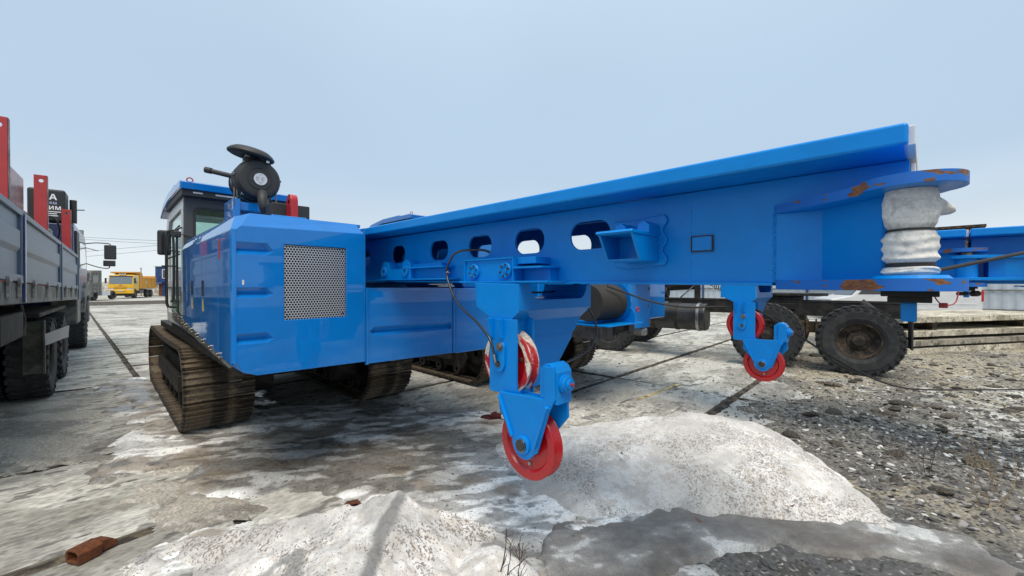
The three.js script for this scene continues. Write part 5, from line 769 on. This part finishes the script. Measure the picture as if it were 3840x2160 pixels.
// ---------- far yard on the left ----------
{ // orange dump truck; its frame: front at z = 0, body behind at larger z
  const rot = -155 * Math.PI / 180, pos = V(-49.6, 0, -52.4), loc = pos.clone().applyAxisAngle(V(0, 1, 0), -rot), b = [loc.x, 0, loc.z];
  const t = thing('dump_truck', 'yellow and orange dump truck parked across the yard', 'dump truck', { rot, base: b }), X = b[0], Z = b[2], B = (x0, x1, y0, y1, z0, z1, e = 0.03) => bx(X + x0, X + x1, y0, y1, Z + z0, Z + z1, e);
  const Y = mat.truckYellow, O = mat.truckOrange;
  add(t, 'cab', [prism('x', [[0, 0.75], [0, 1.75], [0.25, 2.85], [0.4, 2.98], [1.9, 3.0], [1.95, 0.95], [1.2, 0.95], [1.0, 1.2], [0.5, 1.2], [0.3, 0.75]].map(([z, y]) => [Z + z, y]), X - 1.22, X + 1.22, [], 0.03)], Y);
  add(t, 'windscreen', prism('x', [[-0.012, 1.80], [0.20, 2.72], [0.22, 2.72], [0.012, 1.80]].map(([z, y]) => [Z + z, y]), X - 1.12, X + 1.12, [], 0.003), mat.windscreen); add(t, 'screen_trim', [prism('x', [[0.205, 2.73], [0.235, 2.86], [0.26, 2.86], [0.23, 2.73]].map(([z, y]) => [Z + z - 0.025, y]), X - 1.15, X + 1.15)], mat.black);
  for (const s of [-1, 1]) { add(t, 'side_window', B(s * 1.225 - 0.01, s * 1.225 + 0.01, 1.85, 2.65, 0.55, 1.35), mat.darkGlass); add(t, 'headlight', B(s * 0.9 - 0.28, s * 0.9 + 0.28, 1.06, 1.22, -0.05, 0.02), mat.lampWhite); const m = add(t, 'mirror', B(s * 1.42 - 0.09, s * 1.42 + 0.09, 1.9, 2.55, -0.1, 0.02), mat.black); add(t, 'mirror_arm', B(Math.min(s * 1.2, s * 1.36), Math.max(s * 1.2, s * 1.36), 2.45, 2.49, 0.0, 0.05, 0), mat.black); }
  add(t, 'bumper', [B(-1.25, 1.25, 0.6, 1.05, -0.12, 0.3)], Y); add(t, 'bumper_gap', B(-0.55, 0.55, 0.78, 0.84, -0.125, -0.1, 0), mat.black); add(t, 'lower_valance', B(-1.15, 1.15, 0.3, 0.6, 0.0, 0.4), mat.frameDark); add(t, 'face_line', [B(-1.2, 0, 1.24, 1.29, -0.02, 0.03, 0), B(0, 1.2, 1.24, 1.29, -0.02, 0.03, 0)], mat.black); add(t, 'grille_bar', B(-0.62, 0.62, 1.38, 1.56, -0.03, 0.03), O); add(t, 'emblem', prism('z', [[-0.22, 1.66], [0, 1.6], [0.22, 1.66], [0.05, 1.69], [0, 1.73], [-0.05, 1.69]].map(([x, y]) => [X + x, y]), Z - 0.02, Z + 0.01), mat.galv); add(t, 'number_plate', B(-0.26, 0.26, 0.9, 1.0, -0.135, -0.1, 0), mat.white);
  for (const x of [-0.35, -0.1, 0.15]) add(t, 'roof_lamp', [cyl([X + x, 2.98, Z + 0.3], [X + x, 3.12, Z + 0.3], 0.1, 12)], mat.lampWhite);
  const d = sub(t, 'dump_body');
  add(d, 'canopy', prism('x', [[0.55, 3.22], [0.55, 3.36], [2.35, 3.42], [2.5, 3.2], [2.4, 3.1]].map(([z, y]) => [Z + z, y]), X - 1.2, X + 1.2, [], 0.02), O);
  for (const s of [-1, 1]) { const x0 = s * 1.22 - 0.04, x1 = s * 1.22 + 0.04; add(d, 'side_wall', prism('x', [[2.2, 1.25], [2.1, 3.38], [2.9, 3.3], [3.2, 2.72], [7.9, 2.62], [7.9, 1.45], [7.4, 1.25]].map(([z, y]) => [Z + z, y]), X + x0, X + x1, [], 0.01), O); for (const z of [3.1, 4.7, 6.2, 7.75]) add(d, 'side_rib', B(s * 1.28 - 0.05, s * 1.28 + 0.05, 1.3, 2.66, z - 0.09, z + 0.09), O); add(d, 'top_rail', B(s * 1.28 - 0.06, s * 1.28 + 0.06, 2.55, 2.7, 3.1, 7.95), O); }
  add(d, 'floor', B(-1.2, 1.2, 1.2, 1.34, 2.2, 7.9), O); add(d, 'front_wall', B(-1.2, 1.2, 1.3, 3.3, 2.12, 2.22), O); add(d, 'tailgate', B(-1.22, 1.22, 1.3, 2.95, 7.9, 8.02), O);
  add(d, 'silver_mark', prism('x', [[4.2, 1.75], [4.5, 2.3], [4.85, 2.42], [4.6, 1.95]].map(([z, y]) => [Z + z, y]), X - 1.272, X - 1.255), mat.white);
  add(t, 'frame_rail', [B(-0.45, 0.45, 0.8, 1.15, 1.0, 7.6)], mat.frameDark); add(t, 'side_tank', [B(-1.2, -0.75, 0.55, 1.05, 2.2, 3.6)], mat.galvDull); add(t, 'mudguard', [B(-1.25, -0.8, 1.1, 1.18, 4.2, 7.5)], mat.white);
  for (const z of [0.95, 5.1, 6.5]) for (const s of [-1, 1]) wheel(t, z < 2 ? 'front_wheel' : 'rear_wheel', X + s * 1.02, Z + z, 0.53, 0.36, s, { bolts: 0, lugs: 0, seg: 28, rimMat: mat.galvDull });
}
{ // pale tractor unit, mostly behind the left truck
  const rot = 200 * Math.PI / 180, pos = V(-46.1, 0, -43.6), loc = pos.clone().applyAxisAngle(V(0, 1, 0), -rot), b = [loc.x, 0, loc.z], X = b[0], Z = b[2], B = (x0, x1, y0, y1, z0, z1, e = 0.03) => bx(X + x0, X + x1, y0, y1, Z + z0, Z + z1, e);
  const t = thing('tractor_unit', 'pale grey tractor truck half hidden behind the mirror of the left truck', 'truck', { rot, base: b });
  add(t, 'cab', [prism('x', [[0, 0.8], [0, 1.9], [0.3, 3.0], [0.6, 3.25], [2.2, 3.3], [2.2, 0.9]].map(([z, y]) => [Z + z, y]), X - 1.22, X + 1.22, [], 0.05)], mat.galvDull);
  add(t, 'side_window', B(-1.24, -1.2, 1.9, 2.7, 0.5, 1.5), mat.darkGlass); add(t, 'side_window', B(1.2, 1.24, 1.9, 2.7, 0.5, 1.5), mat.darkGlass); add(t, 'windscreen', prism('x', [[-0.01, 1.95], [0.26, 2.9], [0.29, 2.9], [0.02, 1.95]].map(([z, y]) => [Z + z, y]), X - 1.1, X + 1.1), mat.darkGlass); add(t, 'fairing', [B(-1.2, 1.2, 0.5, 1.0, 2.3, 3.9)], mat.white); add(t, 'frame_rail', B(-0.45, 0.45, 0.75, 1.0, 1.5, 6.0), mat.frameDark); add(t, 'bumper', B(-1.25, 1.25, 0.4, 0.85, -0.1, 0.5), mat.galvDull);
  for (const z of [1.1, 4.6]) for (const s of [-1, 1]) wheel(t, 'wheel', X + s * 1.0, Z + z, 0.52, 0.34, s, { bolts: 0, lugs: 0, seg: 28 });
}
{ // gate booth
  const rot = 0.35, b = (() => { const p = V(-52.4, 0, -63).applyAxisAngle(V(0, 1, 0), -rot); return [p.x, 0, p.z]; })(), X = b[0], Z = b[2], B = (x0, x1, y0, y1, z0, z1, e = 0) => bx(X + x0, X + x1, y0, y1, Z + z0, Z + z1, e);
  const t = thing('gate_booth', 'tall blue clad gate booth with an overhanging upper room at the yard edge', 'booth', { rot, base: b });
  add(t, 'lower_wall', B(-0.75, 1.6, 0, 2.1, -2, 0.0, 0.01), mat.booth); add(t, 'brick_side', B(-1.2, -0.76, 0, 1.95, -1.9, -0.1, 0.01), mat.brick); add(t, 'upper_room', B(-1.45, 1.7, 2.1, 4.45, -2.3, 0.35, 0.01), mat.booth); add(t, 'roof', B(-1.6, 1.85, 4.45, 4.55, -2.45, 0.5), mat.white); add(t, 'floor_trim', B(-1.5, 1.75, 2.04, 2.1, -2.35, 0.4), mat.booth);
  const w = add(t, 'window', B(-0.5, 0.55, 2.75, 3.95, 0.34, 0.37), mat.darkGlass); add(w, 'window_frame', [B(-0.6, -0.5, 2.65, 4.05, 0.34, 0.4), B(0.55, 0.65, 2.65, 4.05, 0.34, 0.4), B(-0.5, 0.55, 2.65, 2.75, 0.34, 0.4), B(-0.5, 0.55, 3.95, 4.05, 0.34, 0.4)], mat.white);
}
{ // low shed with blue roof and a run of concrete fence panels beside the booth
  const t = thing('low_shed', 'low grey shed with a blue sloping roof left of the gate booth', 'shed', { base: [-58.8, 0, -68] });
  add(t, 'wall', bx(-61.5, -56.2, 0, 1.9, -70, -66, 0.01), mat.concrete); add(t, 'roof', prism('x', [[-70.2, 2.6], [-65.8, 1.85], [-65.8, 1.95], [-70.2, 2.7]], -61.8, -56, [], 0.01), mat.booth);
  const f = thing('yard_wall', 'long grey concrete panel wall along the far edge of the yard', 'wall', { base: [-75, 0, -78] }); for (let k = 0; k < 16; k++) add(f, 'panel', bx(-110 + k * 4.0, -106.06 + k * 4.0, 0, 2.3, -78.2, -78.0, 0.02), mat.concrete);
  for (const [x, z, h] of [[-60.5, 64, 3.2], [-57.6, 63, 2.6], [-59.2, 66, 4.4]]) single('thin_post', `thin grey ${h > 4 ? 'tall' : h > 3 ? 'middle' : 'short'} post standing by the blue roofed shed`, 'post', [cyl([x, 0, -z], [x, h, -z], 0.06, 8), bx(x - 0.15, x + 0.15, h - 0.1, h, -z - 0.04, -z + 0.04)], mat.galv, { base: [x, 0, -z] });
}
{ // overhead lines and their poles
  const A = [-92, 0, -72], Bp = [-38, 0, -76], C = [-98, 0, -70];
  [[A, 'left utility pole hidden behind the dropside truck'], [Bp, 'right utility pole hidden behind the near rig']].forEach(([p, l]) => { const t = thing('utility_pole', l, 'pole', { base: p }); add(t, 'mast', cyl([p[0], 0, p[2]], [p[0], 12.5, p[2]], 0.17, 12, 0.12), mat.concrete); add(t, 'cross_arm', bx(p[0] - 0.1, p[0] + 0.1, 11.2, 11.4, p[2] - 0.9, p[2] + 0.9, 0.02), mat.frameDark); add(t, 'cross_arm', bx(p[0] - 0.1, p[0] + 0.1, 8.2, 8.4, p[2] - 0.9, p[2] + 0.9, 0.02), mat.frameDark); });
  [[11.4, 0.8, 9.6, 'uppermost'], [11.2, -0.8, 9.0, 'second'], [6.0, 0.7, 11.4, 'third'], [5.3, -0.7, 10.8, 'lowest']].forEach(([ya, dz, yb, w]) => { const pts = []; for (let i = 0; i <= 10; i++) { const s = i / 10; pts.push([mix(A[0], Bp[0], s), mix(ya, yb, s) - 4 * (ya > 8 ? 0.9 : 0.2) * s * (1 - s), mix(A[2], Bp[2], s) + dz]); } single('power_line', `${w} of the thin overhead cables crossing the sky on the left`, 'cable', tube(pts, 0.028, 30, 5), mat.cable, { base: pts[0] }); });
}
// ---------- far yard on the right ----------
{ // corrugated metal fence on blue posts
  const b = [30, 0, -2], f = thing('metal_fence', 'pale corrugated metal fence on blue posts behind the truck chassis', 'fence', { rot: R45, base: b });
  for (let k = 0; k < 11; k++) { const z0 = -26 + k * 3, pts = []; const n = 30; for (let i = 0; i <= n; i++) pts.push([z0 + 3 * i / n, (i % 4 < 2 ? 0.03 : 0)]); const back = pts.slice().reverse().map(([z, d]) => [z, d - 0.01]); add(f, 'fence_panel', prism('y', [...pts, ...back].map(([z, d]) => [30 - d, z]), 0.1, 2.55), k % 3 === 1 ? mat.fence2 : mat.fence); add(f, 'post', bx(29.86, 29.94, 0, 2.6, z0 - 0.05, z0 + 0.05, 0.01), mat.booth); }
  for (const y of [0.5, 1.42, 2.3]) add(f, 'rail', bx(29.9, 29.96, y, y + 0.05, -26, 7), mat.galvDull);
}
{ // white van in front of the fence
  const rot = 75 * Math.PI / 180, P = V(18.6, 0, -20.2).applyAxisAngle(V(0, 1, 0), -rot), b = [P.x, 0, P.z], X = b[0], Z = b[2], t = thing('white_van', 'white panel van parked behind the truck chassis and slab stack', 'van', { rot, base: b });
  const sd = [[-3.0, 0.5], [-3.0, 1.0], [-2.1, 1.2], [-1.35, 2.05], [-0.9, 2.3], [2.7, 2.35], [2.8, 2.2], [2.85, 0.5]];
  add(t, 'body', prism('x', sd.map(([z, y]) => [Z + z, y]), X - 1, X + 1, [], 0.06), mat.white);
  add(t, 'door_window', prism('x', [[-1.9, 1.25], [-1.3, 1.95], [-0.75, 1.95], [-0.75, 1.25]].map(([z, y]) => [Z + z, y]), X - 1.012, X - 0.99, [], 0.004), mat.darkGlass); add(t, 'side_window', prism('x', rrect(Z - 0.45, Z + 1.0, 1.25, 1.9, 0.08), X - 1.012, X - 0.99, [], 0.004), mat.darkGlass); add(t, 'windscreen', prism('x', [[-2.1, 1.215], [-1.36, 2.06], [-1.34, 2.04], [-2.06, 1.2]].map(([z, y]) => [Z + z - 0.02, y + 0.01]), X - 0.85, X + 0.85), mat.darkGlass); add(t, 'tail_light', bx(X - 1.01, X - 0.85, 0.95, 1.45, Z + 2.78, Z + 2.87, 0.01), mat.red); add(t, 'side_moulding', [bx(X - 1.015, X - 0.99, 0.8, 0.86, Z - 1.8, Z + 2.6, 0.005)], mat.white); add(t, 'door_seam', bx(X - 1.004, X - 0.99, 0.65, 2.2, Z - 0.62, Z - 0.605), mat.frameDark);
  for (const z of [-2.1, 1.9]) for (const s of [-1, 1]) wheel(t, 'wheel', X + s * 0.86, Z + z, 0.34, 0.22, s, { bolts: 0, lugs: 0, seg: 28, rimMat: mat.galv });
}
{ // shed roof showing above the second leader
  const t = thing('brick_shed', 'long brown shed whose roof edge shows above the second leader', 'shed', { rot: R45, base: [38, 0, 3] }); add(t, 'wall', bx(37, 43, 0, 5.1, -1.2, 2.3, 0.02), mat.brick); add(t, 'roof', bx(36.6, 43.2, 5.1, 5.26, -1.4, 2.5, 0.02), mat.timber); add(t, 'annex_roof', bx(36.8, 41, 5.02, 5.17, -4.4, -1.4, 0.02), mat.timber); add(t, 'annex_wall', bx(37.1, 41, 0, 5.02, -4.2, -1.25, 0.02), mat.brick);
}
// stack of concrete slabs, rotated so that its long edge faces us
{
  const rot = 14 * Math.PI / 180, p = V(9.6, 0, -10.0).applyAxisAngle(V(0, 1, 0), -rot);
  [[0.0, 0.15, 0, 'bottom'], [0.20, 0.345, 0.05, 'third from the top'], [0.42, 0.565, -0.02, 'second from the top'], [0.76, 0.905, -0.08, 'topmost']].forEach(([y0, y1, d, w], k) => {
    const s = (() => { const n = 30, o = []; for (let i = 0; i <= n; i++) o.push([p.x + d + 6 * i / n, p.z + d * 0.6 + 0.07 * (fbm(i * 0.8, k * 9, 3) - 0.6)]); for (let i = 0; i <= 10; i++) o.push([p.x + d + 6 + 0.04 * fbm(i, k), p.z - 2.0 * i / 10]); o.push([p.x + d, p.z - 2.0]); return prism('y', o.slice().reverse(), y0, y1, [], 0.012); })();
    single('concrete_slab', `${w} weathered concrete slab of the stack at the right edge`, 'concrete slab', s, k === 1 ? mat.concDark : mat.concWorn, { rot, base: [p.x + 3, y0, p.z - 1], group: 'stacked concrete slabs' });
  });
  [[0.15, 0.2, 0.6], [0.15, 0.2, 4.8], [0.345, 0.42, 0.7], [0.345, 0.42, 4.6], [0.565, 0.76, 1.0], [0.565, 0.76, 4.4]].forEach(([y0, y1, x], k) => single('timber_spacer', `${x < 2 ? 'left' : 'right'} timber spacer in the ${['lowest', 'middle', 'upper'][k >> 1]} gap of the slab stack`, 'timber', bx(p.x + x, p.x + x + 0.16, y0, y1, p.z - 1.9, p.z - 0.12, 0.008), mat.timber, { rot, base: [p.x + x, y0, p.z - 1], group: 'timber spacers' }));
}
// ---------- small things on the ground ----------
{ // rusty castings: open-ended pieces of a digging tooth
  const tooth = (name, label, base, rot, s, tilt) => {
    const g = M(prism('z', [[-0.09, 0], [0.085, 0], [0.095, 0.1], [0.06, 0.135], [-0.06, 0.135], [-0.10, 0.1]], -0.1, 0.1, [[[-0.065, 0.025], [0.065, 0.025], [0.07, 0.09], [0.045, 0.112], [-0.045, 0.112], [-0.07, 0.09]]], 0.008), prism('x', [[-0.1, 0.0], [-0.1, 0.13], [-0.17, 0.115], [-0.24, 0.06], [-0.25, 0.02], [-0.24, 0.0]], -0.07, 0.07, [], 0.015), bx(-0.07, 0.07, 0.02, 0.115, -0.1, -0.085));
    g.scale(s, s, s); if (tilt) g.rotateX(tilt); g.translate(...base); const m = single(name, label, 'casting', g, mat.rust, { base }); m.rotation.y = rot; m.position.set(...base); return m;
  };
  tooth('rusty_casting', 'rusty hollow steel casting lying on the bare concrete at lower left', [-2.66, 0.0, -2.56], -0.25, 0.62, 0);
  tooth('rusty_casting', 'small rusty casting peeking out behind the peaked snow heap', [-1.17, 0.02, -3.02], 0.4, 0.62, -0.3);
}
{ // glove
  const base = [-0.2, 0.0, -5.2], t = thing('work_glove', 'dark red work glove with a white cuff lying on the ice', 'glove', { base }); const y = 0.035;
  const bl = (x, yy, z, a, b, c, ry) => { const g = new THREE.SphereGeometry(1, 16, 10); g.scale(a, b, c); g.rotateY(ry); g.translate(base[0] + x, yy, base[2] + z); return fin(g); };
  add(t, 'palm', [bl(0, y + 0.01, 0, 0.085, 0.04, 0.055, 0.1), bl(-0.12, y, -0.02, 0.075, 0.025, 0.02, 0.25), bl(-0.13, y - 0.005, 0.02, 0.07, 0.022, 0.018, -0.05), bl(-0.1, y - 0.01, 0.05, 0.07, 0.02, 0.018, -0.3), bl(-0.03, y + 0.025, -0.05, 0.06, 0.025, 0.022, 0.9)], mat.glove); add(t, 'cuff', bl(0.1, y + 0.008, 0.01, 0.045, 0.035, 0.055, 0), mat.felt);
}
function groundY(X, z) { return Math.max(0, gravH(X, z), iceH(X, z)); }
{ // twigs poking out of the snow, dry weeds on the right
  const twig = (name, label, X, z, h, n, sd, m, cat) => { seed = 900 + sd; const y0 = groundY(X, z), base = [X, y0 - 0.0, -z], gs = []; const grow = (p, d, l, r, k) => { const pts = [p]; let q = p, v = d; for (let i = 0; i < 4; i++) { v = [v[0] + rr(-0.25, 0.25), v[1] + rr(-0.15, 0.2), v[2] + rr(-0.25, 0.25)]; const L = Math.hypot(...v); v = v.map(a => a / L); q = [q[0] + v[0] * l / 4, q[1] + v[1] * l / 4, q[2] + v[2] * l / 4]; pts.push(q); if (k > 0 && rnd() < 0.75) grow(q, [v[0] + rr(-0.9, 0.9), v[1] + rr(-0.2, 0.5), v[2] + rr(-0.9, 0.9)], l * 0.5, r * 0.65, k - 1); } gs.push(tube(pts, r, 8, 5)); }; for (let k = 0; k < n; k++) grow([X + rr(-0.06, 0.06), y0 - 0.02, -z + rr(-0.05, 0.05)], [rr(-0.6, 0.6), rr(0.5, 1), rr(-0.3, 0.3)], h * rr(0.6, 1.1), cat === 'weed' ? 0.0022 : 0.0034, 2); single(name, label, cat, gs, m, { base }); };
  twig('dry_twig', 'brown dry twig sticking out of the snow right of the peaked heap', -0.12, 2.22, 0.34, 2, 1, mat.twig, 'twig'); twig('dry_twig', 'low forked twig on the ice in front of the hanging wheels', 0.1, 2.3, 0.28, 2, 2, mat.twig, 'twig'); twig('dry_twig', 'thin upright dark twig at the bottom edge between the snow heaps', 0.02, 2.12, 0.24, 2, 8, mat.twig, 'twig');
  [[3.55, 3.05, 0.5], [3.75, 2.8, 0.42], [3.6, 3.6, 0.6], [3.35, 2.55, 0.4], [3.9, 3.3, 0.5]].forEach(([X, z, h], i) => twig('dry_weed', `${['first', 'second', 'third', 'fourth', 'fifth'][[2, 3, 1, 4, 0][i]]} of the dry brown weeds on the gravel at lower right, counted from the back`, X, z, h, 3, 20 + i, i !== 2 ? mat.straw : mat.twig, 'weed'));
  [[[0.9, 3.9, 0.12], [0.35, 3.3, 0.2]], 0][0].length;
}
{ // lumps of broken asphalt, then the fine rubble as one mass
  seed = 4242; const geos = []; for (let k = 0; k < 5; k++) { const g = new THREE.IcosahedronGeometry(1, 1).toNonIndexed(), p = g.attributes.position; for (let i = 0; i < p.count; i++) { const x = p.getX(i), y = p.getY(i), z = p.getZ(i), n = 0.72 + 0.55 * fbm(x * 1.4 + k * 9 + 5, y * 1.4 + z * 1.7 + 5, 2); p.setXYZ(i, x * n, y * n * 0.42, z * n); } g.computeVertexNormals(); geos.push(fin(g)); }
  const sms = [mat.lumpA, mat.lumpB, mat.lumpC];
  for (let k = 0; k < 70; k++) { let X, z, m; do { z = rr(3.2, 10); X = rr(1.2, 1.25 * z); m = gravMask(X, z); } while (m < 0.15 || (sdPoly(X, z, MOUND) > -0.15)); const s = rr(0.03, 0.085) * (rnd() < 0.2 ? 1.5 : 1), o = new THREE.Mesh(geos[k % 5], sms[k % 3]); o.name = numbered('asphalt_lump'); o.position.set(X, groundY(X, z) + s * 0.12, -z); o.rotation.set(rr(-0.2, 0.2), rr(0, 6.3), rr(-0.2, 0.2)); o.scale.set(s * rr(0.8, 1.6), s, s); o.userData = { label: 'loose flat lump of broken asphalt lying on the gravel', category: 'rubble lump', group: 'loose asphalt lumps' }; scene.add(o); }
  const N = 9000, im = new THREE.InstancedMesh(geos[0], mat.rubble, N), M4 = new THREE.Matrix4(), Q = new THREE.Quaternion(), E = new THREE.Euler(), col = new THREE.Color(); let n = 0, guard = 0;
  while (n < N && guard++ < 200000) { const z = 2.3 + 9.5 * rnd() * rnd() + rnd() * 2, X = rr(0.3, 1.32 * z + 0.5), m = gravMask(X, z); if (rnd() > sst(-0.9, 0.9, m) * 0.9 + 0.02 || sdPoly(X, z, MOUND) > -0.12 || sdPoly(X, z, RIM) > -0.1) continue; const s = 0.005 + 0.02 * Math.pow(rnd(), 2.6); E.set(rr(-0.5, 0.5), rr(0, 6.3), rr(-0.5, 0.5)); M4.compose(V(X, groundY(X, z) + s * 0.2, -z), Q.setFromEuler(E), V(s * rr(0.8, 1.6), s * rr(0.7, 1.2), s)); im.setMatrixAt(n, M4); const k = rnd(); const c = k < 0.55 ? rr(0.05, 0.13) : k < 0.9 ? rr(0.18, 0.34) : rr(0.5, 0.7); im.setColorAt(n, col.setRGB(c, c * 0.97, c * 0.92)); n++; }
  im.count = n; im.name = 'rubble'; im.userData = { kind: 'stuff', label: 'fine grey rubble and chips scattered over the gravel', category: 'rubble' }; scene.add(im);
  [[-2.3, 0.07, 3.95, 'far left'], [0.95, 0.22, 3.55, 'middle'], [2.0, 0.09, 2.95, 'right'], [1.25, 0.1, 2.75, 'front']].forEach(([X, y, z, w], i) => { const g = new THREE.PlaneGeometry(0.075, 0.03, 6, 2), p = g.attributes.position; for (let k = 0; k < p.count; k++) { const x = p.getX(k); p.setY(k, p.getY(k) * (1 - Math.abs(x) / 0.042)); p.setZ(k, 0.25 * Math.abs(x) + x * x * 3); } g.rotateX(-1.3); g.rotateY(i * 1.7); g.translate(X, y + 0.02, -z); single('dead_leaf', `curled dead leaf on the snow and ice, the ${w} one`, 'leaf', fin(g), mat.leafBrown, { base: [X, y, -z] }); });
}
scene.traverse(o => { if (o.isMesh) { o.castShadow = true; o.receiveShadow = true; } });
renderer.render(scene, camera);
